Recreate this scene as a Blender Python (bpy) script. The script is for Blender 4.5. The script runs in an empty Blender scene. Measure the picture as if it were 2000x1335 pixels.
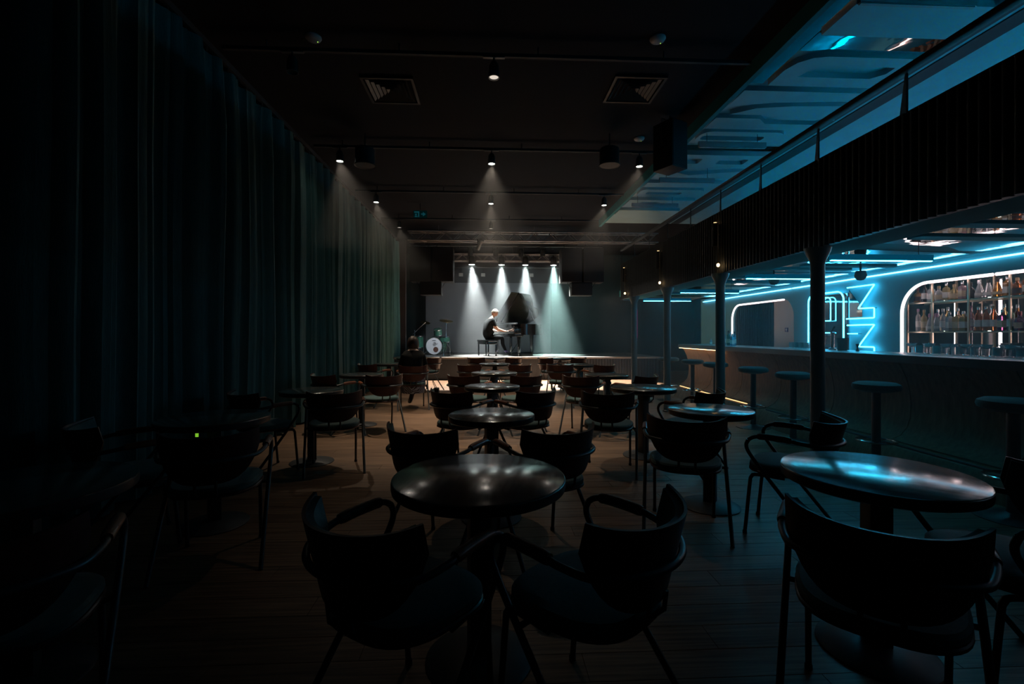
import bpy, bmesh, math, random
from mathutils import Vector, Matrix

random.seed(7)
PI = math.pi
scene = bpy.context.scene
C = scene.collection

# ------------------------------------------------------------------ camera, world, exposure
YAW = math.atan(45 / 920)
SY, CY = math.sin(YAW), math.cos(YAW)
cam_d = bpy.data.cameras.new('camera')
cam_d.lens = 920 * 36 / 2000
cam_d.sensor_width = 36
cam_d.shift_y = -14.5 / 2000
cam_d.clip_start = 0.05
cam = bpy.data.objects.new('camera', cam_d)
cam.location = (0, 0, 1.33)
cam.rotation_euler = (PI / 2, 0, -YAW)
C.objects.link(cam)
scene.camera = cam

world = bpy.data.worlds.new('world')
scene.world = world
world.use_nodes = True
world.node_tree.nodes['Background'].inputs[0].default_value = (0, 0, 0, 1)
world.node_tree.nodes['Background'].inputs[1].default_value = 0

vs = scene.view_settings
vs.view_transform = 'Standard'
vs.look = 'None'
vs.exposure = 0.0
vs.gamma = 1.0
vs.use_curve_mapping = False
scene.cycles.use_denoising = True
scene.cycles.max_bounces = 8
scene.cycles.diffuse_bounces = 3
scene.cycles.glossy_bounces = 4
scene.cycles.transmission_bounces = 6
scene.cycles.volume_bounces = 0
scene.cycles.sample_clamp_indirect = 4.0
scene.cycles.caustics_reflective = False
scene.cycles.caustics_refractive = False

# light levels (all lamps of the place)
L_STAGE = 3800.0      # profile spots above the piano
L_POOL = 4500.0        # par cans on the front truss, onto the floor before the stage
L_TRACK = 250.0        # ceiling track spots
E_NEON = 14.0         # cyan neon letters
E_ARCH = 3.2         # white LED tubes of the niches and wall line
E_BAR = 16.0          # linear lamps over the bar
E_COVE = 20.0         # cyan cove light on the balcony
HAZE_STAGE = 0.085
HAZE_HALL = 0.012
HAZE_BAR = 0.032

# ------------------------------------------------------------------ materials
MATS = {}


def mat(name, col, rough=0.5, metal=0.0, spec=0.5, noise=0.12, nscale=12.0, bump=0.0, bscale=60.0,
        stretch=(1, 1, 1), trans=0.0, ior=1.45, sheen=0.0, rvar=0.0, coat=0.0):
    if name in MATS:
        return MATS[name]
    m = bpy.data.materials.new(name)
    m.use_nodes = True
    nt = m.node_tree
    b = nt.nodes['Principled BSDF']
    b.inputs['Roughness'].default_value = rough
    b.inputs['Metallic'].default_value = metal
    b.inputs['Specular IOR Level'].default_value = spec
    b.inputs['Transmission Weight'].default_value = trans
    b.inputs['IOR'].default_value = ior
    b.inputs['Coat Weight'].default_value = coat
    if coat == 0.6:
        b.inputs['Coat IOR'].default_value = 2.0
        b.inputs['Coat Roughness'].default_value = 0.15
    if sheen:
        b.inputs['Sheen Weight'].default_value = sheen
    tc = nt.nodes.new('ShaderNodeTexCoord')
    mp = nt.nodes.new('ShaderNodeMapping')
    mp.inputs['Scale'].default_value = stretch
    nt.links.new(tc.outputs['Object'], mp.inputs['Vector'])
    nz = nt.nodes.new('ShaderNodeTexNoise')
    nz.inputs['Scale'].default_value = nscale
    nz.inputs['Detail'].default_value = 5
    nt.links.new(mp.outputs['Vector'], nz.inputs['Vector'])
    mr = nt.nodes.new('ShaderNodeMapRange')
    mr.inputs['From Min'].default_value = 0.25
    mr.inputs['From Max'].default_value = 0.75
    mr.inputs['To Min'].default_value = 1 - noise
    mr.inputs['To Max'].default_value = 1 + noise
    nt.links.new(nz.outputs['Fac'], mr.inputs['Value'])
    mx = nt.nodes.new('ShaderNodeVectorMath')
    mx.operation = 'SCALE'
    mx.inputs[0].default_value = col
    nt.links.new(mr.outputs['Result'], mx.inputs['Scale'])
    last = mx.outputs['Vector']
    nt.links.new(last, b.inputs['Base Color'])
    if rvar:
        r2 = nt.nodes.new('ShaderNodeMapRange')
        r2.inputs['From Min'].default_value = 0.3
        r2.inputs['From Max'].default_value = 0.7
        r2.inputs['To Min'].default_value = max(0.02, rough - rvar)
        r2.inputs['To Max'].default_value = rough + rvar
        nt.links.new(nz.outputs['Fac'], r2.inputs['Value'])
        nt.links.new(r2.outputs['Result'], b.inputs['Roughness'])
    if bump:
        bz = nt.nodes.new('ShaderNodeTexNoise')
        bz.inputs['Scale'].default_value = bscale
        bz.inputs['Detail'].default_value = 3
        nt.links.new(mp.outputs['Vector'], bz.inputs['Vector'])
        bp = nt.nodes.new('ShaderNodeBump')
        bp.inputs['Strength'].default_value = bump
        bp.inputs['Distance'].default_value = 0.02
        nt.links.new(bz.outputs['Fac'], bp.inputs['Height'])
        nt.links.new(bp.outputs['Normal'], b.inputs['Normal'])
    MATS[name] = m
    return m


def emit(name, col, strength):
    if name in MATS:
        return MATS[name]
    m = bpy.data.materials.new(name)
    m.use_nodes = True
    nt = m.node_tree
    nt.nodes.remove(nt.nodes['Principled BSDF'])
    e = nt.nodes.new('ShaderNodeEmission')
    e.inputs['Color'].default_value = (*col, 1)
    e.inputs['Strength'].default_value = strength
    nt.links.new(e.outputs['Emission'], nt.nodes['Material Output'].inputs['Surface'])
    MATS[name] = m
    return m


mat('black_paint', (0.02, 0.02, 0.022), 0.75)
mat('ceiling_black', (0.006, 0.006, 0.008), 0.9, spec=0.2)
mat('wall_black', (0.05, 0.045, 0.05), 0.85, nscale=3)
mat('wall_teal', (0.05, 0.075, 0.08), 0.6, nscale=3)
mat('upper_paint', (0.30, 0.48, 0.52), 0.55, nscale=4, noise=0.06)
mat('bar_wall', (0.15, 0.38, 0.42), 0.5, nscale=3, noise=0.05)
mat('white_paint', (0.55, 0.57, 0.58), 0.55, nscale=4, noise=0.06)
mat('balcony_paint', (0.04, 0.24, 0.28), 0.8, spec=0.08, nscale=4, noise=0.06)
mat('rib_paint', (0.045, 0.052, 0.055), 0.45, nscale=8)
mat('velvet', (0.028, 0.115, 0.115), 0.8, nscale=30, noise=0.2, stretch=(1, 1, 0.15), sheen=0.15, bump=0.15, bscale=120)
mat('steel_black', (0.03, 0.034, 0.036), 0.38, metal=0.0, spec=0.6)
mat('column_paint', (0.06, 0.12, 0.13), 0.4)
mat('steel_dark', (0.06, 0.065, 0.07), 0.45, metal=0.3)
mat('chrome', (0.7, 0.7, 0.72), 0.15, metal=1.0, noise=0.03)
mat('alu', (0.45, 0.46, 0.48), 0.35, metal=1.0, noise=0.05)
mat('brass', (0.75, 0.6, 0.45), 0.3, metal=1.0, noise=0.05)
mat('ply_red', (0.055, 0.015, 0.012), 0.4, noise=0.3, nscale=8, stretch=(1, 6, 6), rvar=0.08)
mat('arm_wood', (0.22, 0.075, 0.035), 0.32, noise=0.25, nscale=10, stretch=(6, 1, 6), rvar=0.05)
mat('seat_green', (0.045, 0.10, 0.095), 0.75, noise=0.2, nscale=80, bump=0.1, bscale=200, sheen=0.2)
mat('table_wood', (0.52, 0.50, 0.48), 0.16, metal=0.93, noise=0.3, nscale=5, stretch=(1.5, 12, 2), bump=0.012, bscale=14, rvar=0.03, spec=0.8, coat=0.6)
mat('table_edge', (0.03, 0.026, 0.024), 0.35, noise=0.2)
mat('bar_wood', (0.22, 0.13, 0.075), 0.5, spec=0.15, noise=0.4, nscale=5, stretch=(5, 5, 1), bump=0.1, bscale=10, rvar=0.06)
mat('stone_top', (0.50, 0.50, 0.50), 0.25, noise=0.2, nscale=20)
mat('stool_fabric', (0.035, 0.085, 0.085), 0.8, noise=0.2, nscale=90, bump=0.1, bscale=200, sheen=0.2)
mat('piano_black', (0.012, 0.012, 0.013), 0.12, noise=0.05, coat=0.5)
mat('ivory', (0.8, 0.78, 0.72), 0.3, noise=0.04)
mat('screen_grey', (0.22, 0.23, 0.26), 0.8, noise=0.04, nscale=3)
mat('drum_head', (0.78, 0.78, 0.80), 0.5, noise=0.05)
mat('drum_green', (0.03, 0.12, 0.08), 0.25, noise=0.3, nscale=20, coat=0.4)
mat('cymbal', (0.55, 0.42, 0.2), 0.3, metal=1.0, noise=0.15, nscale=30)
mat('drum_hole', (0.12, 0.05, 0.035), 0.8)
mat('speaker_box', (0.010, 0.010, 0.012), 0.6, noise=0.2, nscale=40)
mat('speaker_grille', (0.013, 0.013, 0.016), 0.55, noise=0.4, nscale=220)
mat('skin', (0.62, 0.36, 0.26), 0.5, noise=0.06)
mat('tee_black', (0.007, 0.0075, 0.008), 0.85, noise=0.3, nscale=8, spec=0.2)
mat('trousers', (0.006, 0.006, 0.007), 0.85, spec=0.2)
mat('hair_grey', (0.33, 0.27, 0.22), 0.6, noise=0.3, nscale=60, stretch=(1, 1, 4))
mat('hair_brown', (0.035, 0.016, 0.010), 0.5, noise=0.4, nscale=60, stretch=(4, 4, 0.6))
mat('shoe', (0.015, 0.015, 0.016), 0.4)
mat('sock', (0.35, 0.22, 0.5), 0.8)
mat('mirror_wavy', (0.8, 0.82, 0.84), 0.03, metal=1.0, noise=0.02, bump=0.35, bscale=1.6)
mat('mirror', (0.6, 0.64, 0.66), 0.04, metal=1.0, noise=0.02)
mat('dark_glass', (0.012, 0.03, 0.035), 0.06, noise=0.05, spec=0.6)
mat('shelf_glass', (0.55, 0.8, 0.7), 0.05, trans=0.85, noise=0.02)
mat('clear_glass', (0.95, 0.96, 0.97), 0.04, trans=0.8, noise=0.02)
mat('label_white', (0.75, 0.72, 0.68), 0.6, noise=0.12, nscale=40)
mat('label_cream', (0.62, 0.5, 0.34), 0.6, noise=0.15, nscale=40)
mat('label_dark', (0.05, 0.04, 0.045), 0.6)
mat('cap_red', (0.35, 0.05, 0.08), 0.4)
mat('cap_black', (0.02, 0.02, 0.02), 0.4)
mat('cap_pink', (0.6, 0.28, 0.42), 0.4)
mat('cap_silver', (0.7, 0.7, 0.7), 0.25, metal=1)
mat('cap_wood', (0.5, 0.33, 0.18), 0.5)
for nm, cc in (('amber', (0.75, 0.3, 0.06)), ('whisky', (0.55, 0.16, 0.05)), ('clear', (0.85, 0.86, 0.88)),
               ('purple', (0.33, 0.08, 0.2)), ('gold', (0.85, 0.6, 0.25)), ('dark', (0.03, 0.03, 0.035)),
               ('pink', (0.8, 0.5, 0.55)), ('green', (0.08, 0.3, 0.2)), ('blue', (0.25, 0.6, 0.85))):  # the blue puts bar light on the far bottles into their colour
    mat('liquid_' + nm, cc, 0.06, trans=0.0 if nm == 'dark' else 0.55, noise=0.08, nscale=25)
mat('vent_metal', (0.011, 0.010, 0.010), 0.5, metal=0.2)
mat('plastic_white', (0.35, 0.35, 0.37), 0.4)
mat('sign_blue', (0.02, 0.05, 0.22), 0.5)
mat('sign_white', (0.8, 0.8, 0.8), 0.5)
mat('truss_grey', (0.30, 0.29, 0.29), 0.4, metal=0.5)
mat('slat_teal', (0.22, 0.26, 0.27), 0.5)
mat('stage_front', (0.018, 0.023, 0.030), 0.55, nscale=5)
mat('stage_top', (0.22, 0.21, 0.20), 0.42, nscale=10)
mat('ink_black', (0.01, 0.01, 0.01), 0.6)
mat('flood_face', (0.5, 0.5, 0.5), 0.4)
mat('box_black', (0.012, 0.012, 0.014), 0.5)

emit('neon_cyan', (0.05, 0.58, 1.0), E_NEON)
emit('housing_glow', (0.0, 0.5, 1.0), 0.10)  # weak emission stands in for blue light falling on the lamp housings
emit('led_shelf', (1.0, 0.76, 0.78), E_ARCH * 6)
emit('neon_core', (0.05, 0.72, 1.0), E_NEON)
emit('led_white', (1.0, 0.74, 0.76), E_ARCH)
emit('led_line', (0.14, 0.64, 1.0), E_BAR * 0.45)
emit('led_bar', (0.04, 0.64, 1.0), E_BAR * 2.5)
emit('led_warm', (1.0, 0.62, 0.28), 9.0)
emit('led_foot', (1.0, 0.58, 0.25), 2.2)
emit('bulb_warm', (1.0, 0.6, 0.25), 9.0)
emit('lens_spot', (1.0, 0.95, 0.86), 30.0)
emit('lens_dim', (1.0, 0.88, 0.75), 0.75)
emit('lens_stage', (0.85, 1.0, 0.97), 40.0)
emit('cove_cyan', (0.0, 0.56, 1.0), E_COVE)
emit('cove_pink', (1.0, 0.6, 0.55), E_COVE * 0.16)
emit('magenta_tube', (0.5, 0.04, 0.28), 0.22)
emit('green_glow', (0.35, 0.9, 0.05), 0.55)
emit('green_glow_dim', (0.02, 0.35, 0.1), 0.08)
emit('exit_green', (0.01, 0.11, 0.14), 0.35)
emit('exit_dark', (0.0, 0.02, 0.02), 0.25)
emit('led_green', (0.5, 1.0, 0.1), 1.5)


def wood_floor_mat(name, planks):
    m = bpy.data.materials.new(name)
    m.use_nodes = True
    nt = m.node_tree
    b = nt.nodes['Principled BSDF']
    tc = nt.nodes.new('ShaderNodeTexCoord')
    geo = nt.nodes.new('ShaderNodeNewGeometry')
    mp = nt.nodes.new('ShaderNodeMapping')
    mp.inputs['Scale'].default_value = (0.9, 22, 1)
    nt.links.new(geo.outputs['Position'], mp.inputs['Vector'])
    nz = nt.nodes.new('ShaderNodeTexNoise')
    nz.inputs['Scale'].default_value = 2.5
    nz.inputs['Detail'].default_value = 8
    nt.links.new(mp.outputs['Vector'], nz.inputs['Vector'])
    cr = nt.nodes.new('ShaderNodeValToRGB')
    cr.color_ramp.elements[0].position = 0.3
    cr.color_ramp.elements[0].color = (0.10, 0.055, 0.03, 1)
    cr.color_ramp.elements[1].position = 0.72
    cr.color_ramp.elements[1].color = (0.36, 0.22, 0.135, 1)
    nt.links.new(nz.outputs['Fac'], cr.inputs['Fac'])
    mul = nt.nodes.new('ShaderNodeMixRGB')
    mul.blend_type = 'MULTIPLY'
    mul.inputs['Fac'].default_value = 1
    nt.links.new(cr.outputs['Color'], mul.inputs['Color1'])
    if planks:
        br = nt.nodes.new('ShaderNodeTexBrick')
        br.inputs['Scale'].default_value = 1
        br.inputs['Brick Width'].default_value = 1.5
        br.inputs['Row Height'].default_value = 0.162
        br.inputs['Mortar Size'].default_value = 0.002
        br.inputs['Color1'].default_value = (1, 1, 1, 1)
        br.inputs['Color2'].default_value = (0.72, 0.72, 0.74, 1)
        br.inputs['Mortar'].default_value = (0.15, 0.15, 0.15, 1)
        nt.links.new(geo.outputs['Position'], br.inputs['Vector'])
        nt.links.new(br.outputs['Color'], mul.inputs['Color2'])
    else:
        oi = nt.nodes.new('ShaderNodeObjectInfo')
        mr = nt.nodes.new('ShaderNodeMapRange')
        mr.inputs['To Min'].default_value = 0.72
        mr.inputs['To Max'].default_value = 1.05
        nt.links.new(oi.outputs['Random'], mr.inputs['Value'])
        nt.links.new(mr.outputs['Result'], mul.inputs['Color2'])
    nt.links.new(mul.outputs['Color'], b.inputs['Base Color'])
    b.inputs['Roughness'].default_value = 0.42
    bp = nt.nodes.new('ShaderNodeBump')
    bp.inputs['Strength'].default_value = 0.08
    bp.inputs['Distance'].default_value = 0.01
    nt.links.new(nz.outputs['Fac'], bp.inputs['Height'])
    nt.links.new(bp.outputs['Normal'], b.inputs['Normal'])
    MATS[name] = m


wood_floor_mat('floor_wood', True)
wood_floor_mat('plank_wood', False)

# ------------------------------------------------------------------ geometry helpers


def link(o, parent=None):
    C.objects.link(o)
    if parent is not None:
        o.parent = parent
    return o


def finish(bm, smooth=True):
    bmesh.ops.recalc_face_normals(bm, faces=bm.faces)
    me = bpy.data.meshes.new('mesh')
    bm.to_mesh(me)
    bm.free()
    if smooth:
        me.polygons.foreach_set('use_smooth', [True] * len(me.polygons))
        me.set_sharp_from_angle(angle=math.radians(38))
    return me


def obj(name, bm, m, parent=None, loc=None, smooth=True, rot=None):
    me = finish(bm, smooth) if isinstance(bm, bmesh.types.BMesh) else bm
    if m is not None and not me.materials:
        me.materials.append(MATS[m])
    o = bpy.data.objects.new(name, me)
    link(o, parent)
    if loc is not None:
        o.location = loc
    if rot is not None:
        o.rotation_euler = rot
    return o


def tag(o, label, cat, group=None):
    o['label'] = label
    o['category'] = cat
    if group:
        o['group'] = group
    return o


def thing(name, label, cat, loc=(0, 0, 0), rz=0.0, group=None):
    o = bpy.data.objects.new(name, None)
    o.empty_display_size = 0.1
    link(o)
    o.location = loc
    o.rotation_euler = (0, 0, rz)
    return tag(o, label, cat, group)


def struct(name, bm, m, label, loc=None):
    o = obj(name, bm, m, None, loc)
    o['kind'] = 'structure'
    o['label'] = label
    return o


def copy_tree(o, parent=None):
    c = o.copy()
    C.objects.link(c)
    if parent is not None:
        c.parent = parent
    for ch in o.children:
        copy_tree(ch, c)
    return c


def B():
    return bmesh.new()


def box(bm, x0, x1, y0, y1, z0, z1, bev=0.0):
    vs_ = [bm.verts.new(p) for p in ((x0, y0, z0), (x1, y0, z0), (x1, y1, z0), (x0, y1, z0),
                                     (x0, y0, z1), (x1, y0, z1), (x1, y1, z1), (x0, y1, z1))]
    fs = [bm.faces.new([vs_[i] for i in q]) for q in ((0, 3, 2, 1), (4, 5, 6, 7), (0, 1, 5, 4), (1, 2, 6, 5), (2, 3, 7, 6), (3, 0, 4, 7))]
    if bev:
        es = set(e for f in fs for e in f.edges)
        bmesh.ops.bevel(bm, geom=list(es), offset=bev, segments=2, affect='EDGES', profile=0.6)
    return bm


def bx(x0, x1, y0, y1, z0, z1, bev=0.0):
    return box(B(), x0, x1, y0, y1, z0, z1, bev)


def tube(bm, pts, r, seg=8, closed=False, cap=True):
    pts = [Vector(p) for p in pts]
    n = len(pts)
    rs = r if isinstance(r, (list, tuple)) else [r] * n
    rings = []
    prev = None
    for i, p in enumerate(pts):
        if closed:
            t = (pts[(i + 1) % n] - pts[i - 1]).normalized()
        else:
            t = (pts[min(i + 1, n - 1)] - pts[max(i - 1, 0)]).normalized()
        if prev is None:
            a = Vector((0, 0, 1)) if abs(t.z) < 0.9 else Vector((1, 0, 0))
            u = t.cross(a).normalized()
        else:
            u = (prev - t * prev.dot(t)).normalized()
        prev = u
        v = t.cross(u)
        rings.append([bm.verts.new(p + (u * math.cos(2 * PI * k / seg) + v * math.sin(2 * PI * k / seg)) * rs[i]) for k in range(seg)])
    m_ = n if closed else n - 1
    for i in range(m_):
        a, b_ = rings[i], rings[(i + 1) % n]
        for k in range(seg):
            bm.faces.new((a[k], a[(k + 1) % seg], b_[(k + 1) % seg], b_[k]))
    if cap and not closed:
        bm.faces.new(rings[0][::-1])
        bm.faces.new(rings[-1])
    return bm


def tb(pts, r, seg=8, closed=False):
    return tube(B(), pts, r, seg, closed)


def lathe(bm, prof, seg=20, c=(0, 0)):
    rings = []
    for (r, z) in prof:
        if r < 1e-6:
            rings.append([bm.verts.new((c[0], c[1], z))])
        else:
            rings.append([bm.verts.new((c[0] + r * math.cos(2 * PI * k / seg), c[1] + r * math.sin(2 * PI * k / seg), z)) for k in range(seg)])
    for a, b_ in zip(rings, rings[1:]):
        if len(a) == 1 and len(b_) == 1:
            continue
        for k in range(seg):
            k2 = (k + 1) % seg
            if len(a) == 1:
                bm.faces.new((a[0], b_[k], b_[k2]))
            elif len(b_) == 1:
                bm.faces.new((a[k], a[k2], b_[0]))
            else:
                bm.faces.new((a[k], a[k2], b_[k2], b_[k]))
    return bm


def lt(prof, seg=20):
    return lathe(B(), prof, seg)


def catmull(pts, n=5, closed=False):
    pts = [Vector(p) for p in pts]
    out = []
    m_ = len(pts)
    rng = range(m_) if closed else range(m_ - 1)
    for i in rng:
        p0 = pts[i - 1] if (closed or i > 0) else pts[0] * 2 - pts[1]
        p1 = pts[i]
        p2 = pts[(i + 1) % m_]
        p3 = pts[(i + 2) % m_] if (closed or i + 2 < m_) else pts[-1] * 2 - pts[-2]
        for k in range(n):
            t = k / n
            out.append(0.5 * ((2 * p1) + (p2 - p0) * t + (2 * p0 - 5 * p1 + 4 * p2 - p3) * t * t + (3 * p1 - p0 - 3 * p2 + p3) * t ** 3))
    if not closed:
        out.append(pts[-1])
    return out


def poly_mesh(outer, holes, depth):
    """flat plate with holes in its local XY plane, thickness depth along local Z (centred)"""
    cu = bpy.data.curves.new('plate', 'CURVE')
    cu.dimensions = '2D'
    cu.fill_mode = 'BOTH'
    cu.extrude = depth / 2
    for loop in [outer] + list(holes):
        sp = cu.splines.new('POLY')
        sp.points.add(len(loop) - 1)
        for q, p in zip(sp.points, loop):
            q.co = (p[0], p[1], 0, 1)
        sp.use_cyclic_u = True
    o = bpy.data.objects.new('plate', cu)
    C.objects.link(o)
    dg = bpy.context.evaluated_depsgraph_get()
    me = bpy.data.meshes.new_from_object(o.evaluated_get(dg))
    bpy.data.objects.remove(o)
    bpy.data.curves.remove(cu)
    me.materials.clear()
    return me


def rrect(x0, x1, y0, y1, r, n=6):
    out = []
    for cx, cy, a0 in ((x1 - r, y1 - r, 0), (x0 + r, y1 - r, 90), (x0 + r, y0 + r, 180), (x1 - r, y0 + r, 270)):
        for k in range(n + 1):
            a = math.radians(a0 + 90 * k / n)
            out.append((cx + r * math.cos(a), cy + r * math.sin(a)))
    return out


def Yd(d, X):
    """hall coordinate Y of a point at viewing depth d and lateral position X"""
    return (d - X * SY) / CY


ORD = ['first', 'second', 'third', 'fourth', 'fifth', 'sixth', 'seventh', 'eighth', 'ninth', 'tenth', 'eleventh', 'twelfth',
       'thirteenth', 'fourteenth', 'fifteenth', 'sixteenth', 'seventeenth', 'eighteenth', 'nineteenth', 'twentieth',
       'twenty-first', 'twenty-second', 'twenty-third', 'twenty-fourth', 'twenty-fifth', 'twenty-sixth']


def spot_light(name, parent, loc, target, energy, col, angle, blend, radius=0.04):
    l = bpy.data.lights.new(name, 'SPOT')
    l.energy = energy
    l.color = col
    l.spot_size = math.radians(angle)
    l.spot_blend = blend
    l.shadow_soft_size = radius
    o = bpy.data.objects.new(name, l)
    C.objects.link(o)
    o.location = loc
    dirv = Vector(target) - Vector(loc)
    o.rotation_euler = dirv.to_track_quat('-Z', 'Y').to_euler()
    if parent is not None:
        o.parent = parent
        o.matrix_parent_inverse = parent.matrix_basis.inverted()
    return o

# ================================================================== THE ROOM
# floor: one slab below, real boards in the near part of the hall, board pattern beyond
floor = struct('floor', bx(-3.1, 8.2, -1.8, 17.4, -0.12, 0.0), 'floor_wood', 'dark wooden plank floor of the club hall')
ROW, GAP, LEN, TOPZ = 0.162, 0.0022, 1.5, 0.004
plank_me = finish(bx(GAP / 2, LEN - GAP / 2, GAP / 2, ROW - GAP / 2, -0.01, TOPZ, 0.0012), False)
plank_me.materials.append(MATS['plank_wood'])
j0 = 3
for j in range(j0, 40):
    y = j * ROW
    off = (j * 0.61) % 1.0 * LEN
    x = -3.05 - off
    while x < 4.0:
        x1 = x + LEN
        if x1 > -2.9:
            a, b_ = max(x, -3.05), min(x1, 3.95)
            if b_ - a > 0.15:
                o = bpy.data.objects.new('plank', plank_me)
                link(o, floor)
                o.location = (a, y, 0)
                o.scale = ((b_ - a) / LEN, 1, 1)
        x = x1

ceiling = struct('ceiling', bx(-3.1, 2.85, -1.8, 17.4, 4.25, 4.4), 'ceiling_black', 'black painted ceiling over the main hall')
wall_left = struct('wall_left', bx(-3.2, -3.05, -1.8, 17.4, 0, 4.4), 'wall_black', 'dark wall behind the long curtain')
wall_front = struct('wall_front', bx(-3.2, 8.2, -1.95, -1.8, 0, 4.4), 'wall_black', 'dark wall closing the hall behind the viewer')
wall_back = struct('wall_back', bx(-3.2, 8.2, 17.1, 17.3, 0, 4.4), 'wall_teal', 'dark teal wall behind the stage')
wing = struct('wall_wing', bx(-3.05, -2.55, 14.55, 14.7, 0, 4.25), 'wall_black', 'dark side wall between curtain end and stage')
wall_service = struct('wall_service', bx(7.6, 7.75, -1.8, 17.2, 0, 2.6), 'wall_teal', 'dark teal wall of the room behind the bar niche')

# ---- stage
STZ, STY = 0.67, 13.75
stage = struct('floor_stage', bx(-3.05, 5.1, STY, 17.1, STZ - 0.05, STZ), 'stage_top', 'raised stage platform with grey top')
o = obj('stage_fascia', bx(-3.05, 1.55, STY + 0.06, STY + 0.12, 0.0, STZ - 0.05), 'stage_front', stage)
for x in (-1.6, -0.1, 1.4):
    obj('fascia_joint', bx(x - 0.004, x + 0.004, STY + 0.054, STY + 0.06, 0.0, STZ - 0.05), 'black_paint', stage)
bm = B()
x = -1.62
while x < 1.5:      # small row of upright ribs right under the lip
    box(bm, x, x + 0.028, STY + 0.045, STY + 0.06, STZ - 0.16, STZ - 0.05)
    x += 0.06
o = obj('lip_ribs', bm, 'stage_front', stage); o['kind'] = 'stuff'
bm = B()
box(bm, 1.56, 5.1, STY + 0.06, STY + 0.12, 0, STZ - 0.05)
x = 1.56
while x < 5.08:
    box(bm, x, x + 0.045, STY + 0.025, STY + 0.06, 0.0, STZ - 0.05)
    x += 0.085
o = obj('fascia_ribs', bm, 'stage_front', stage); o['kind'] = 'stuff'
obj('stage_side', bx(5.04, 5.1, STY + 0.12, 17.1, 0, STZ - 0.05), 'stage_front', stage)

# ---- projection screen on the back wall
sc = thing('projection_screen', 'large grey projection screen hanging behind the piano on stage', 'screen', (0, 16.72, 0.7))
obj('screen_fabric', bx(-2.22, 2.2, 0, 0.02, 0, 2.46), 'screen_grey', sc)
obj('screen_border', bx(-2.26, 2.24, 0.02, 0.05, -0.02, 2.5), 'black_paint', sc)
obj('valance', bx(-2.5, 3.9, -0.02, 0.06, 2.46, 3.5), 'wall_black', sc)

# ---- curtain along the left wall
cu = thing('stage_curtain', 'long dark teal pleated curtain covering the whole left wall', 'curtain', (-2.8, 0, 0))
bm = B()
ys, xs = [], []
y = -1.6
ph = 0
while y < 14.45:
    p = random.uniform(0.26, 0.46)
    amp = random.uniform(0.05, 0.085)
    n = 14
    for k in range(n):
        t = k / n
        ys.append(y + p * t)
        xs.append(amp * math.sin(2 * PI * t) + 0.02 * math.sin(4 * PI * t + ph) + 0.010 * math.sin(10 * PI * t + ph))
    ph += 1.3
    y += p
zs = [0.03, 0.6, 1.3, 2.0, 2.8, 3.5, 3.9, 4.02, 4.10, 4.16]
rows = []
for z in zs:
    f = 1.0 if z < 3.5 else 1.0 - 0.35 * (z - 3.5) / 0.66
    rows.append([bm.verts.new((x_ * f + 0.012 * math.sin(z * 1.7 + y_ * 3), y_ + 0.02 * math.sin(z * 0.9 + y_), z)) for x_, y_ in zip(xs, ys)])
for a, b_ in zip(rows, rows[1:]):
    for k in range(len(a) - 1):
        bm.faces.new((a[k], a[k + 1], b_[k + 1], b_[k]))
obj('fabric', bm, 'velvet', cu)
obj('header_tape', bx(-0.075, -0.06, -1.6, 14.4, 4.06, 4.16), 'velvet', cu)
obj('curtain_rail', bx(-0.02, 0.02, -1.6, 14.45, 4.19, 4.25), 'black_paint', cu)
hook_me = finish(bx(-0.006, 0.006, -0.004, 0.004, 4.14, 4.2), False)
hook_me.materials.append(MATS['steel_dark'])
y = 1.4
while y < 9:
    o = bpy.data.objects.new('hook', hook_me); link(o, cu); o.location = (0, y, 0)
    y += 0.19

# ---- balcony: slab, lip soffit, recessed lower ceiling, ribbed parapet
BX0 = 3.0
BEND = 10.55
bal = B()
box(bal, BX0 + 0.03, 3.5, -1.8, BEND + 0.1, 2.14, 2.5)        # lip
box(bal, 3.5, 6.75, -1.8, 12.5, 2.34, 2.5)                     # slab with the recessed lower ceiling
balcony = struct('ceiling_balcony', bal, 'balcony_paint', 'painted balcony slab and soffit above the bar')
# rounded inner edge of the lip
pts = [(3.5, -1.8)]
edge = B()
prof = [(3.44, 2.14), (3.5, 2.145), (3.56, 2.165), (3.6, 2.20), (3.63, 2.25), (3.64, 2.34), (3.44, 2.34)]
r0 = [edge.verts.new((p[0], -1.8, p[1])) for p in prof]
r1 = [edge.verts.new((p[0], BEND + 0.1, p[1])) for p in prof]
for k in range(len(prof)):
    k2 = (k + 1) % len(prof)
    edge.faces.new((r0[k], r0[k2], r1[k2], r1[k]))
edge.faces.new(r0); edge.faces.new(r1[::-1])
obj('soffit_edge', edge, 'balcony_paint', balcony)

par = thing('balcony_parapet', 'dark ribbed balcony front with slim steel handrail above the bar', 'balustrade', (BX0, 0, 2.13))
PH = 0.80
back = B()
box(back, 0.03, 0.06, -1.8, BEND, 0, PH)
pb = [(0.045 + 0.5 * (1 - math.cos(a)), BEND + 0.5 * math.sin(a)) for a in [PI / 2 * k / 8 for k in range(9)]]
for (xa, ya), (xb, yb) in zip(pb, pb[1:]):
    v = [back.verts.new(p) for p in ((xa, ya, 0), (xb, yb, 0), (xb, yb, PH), (xa, ya, PH))]
    back.faces.new(v)
obj('back_sheet', back, 'rib_paint', par)
rib = B()
v0 = []
for k in range(7):
    a = PI * k / 6
    v0.append((-0.030 * math.sin(a) + 0.03, -0.026 * math.cos(a)))
lo = [rib.verts.new((p[0], p[1], 0)) for p in v0]
hi = [rib.verts.new((p[0], p[1], PH)) for p in v0]
for k in range(6):
    rib.faces.new((lo[k], lo[k + 1], hi[k + 1], hi[k]))
rib.faces.new(hi); rib.faces.new(lo[::-1])
rib_me = finish(rib)
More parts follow.
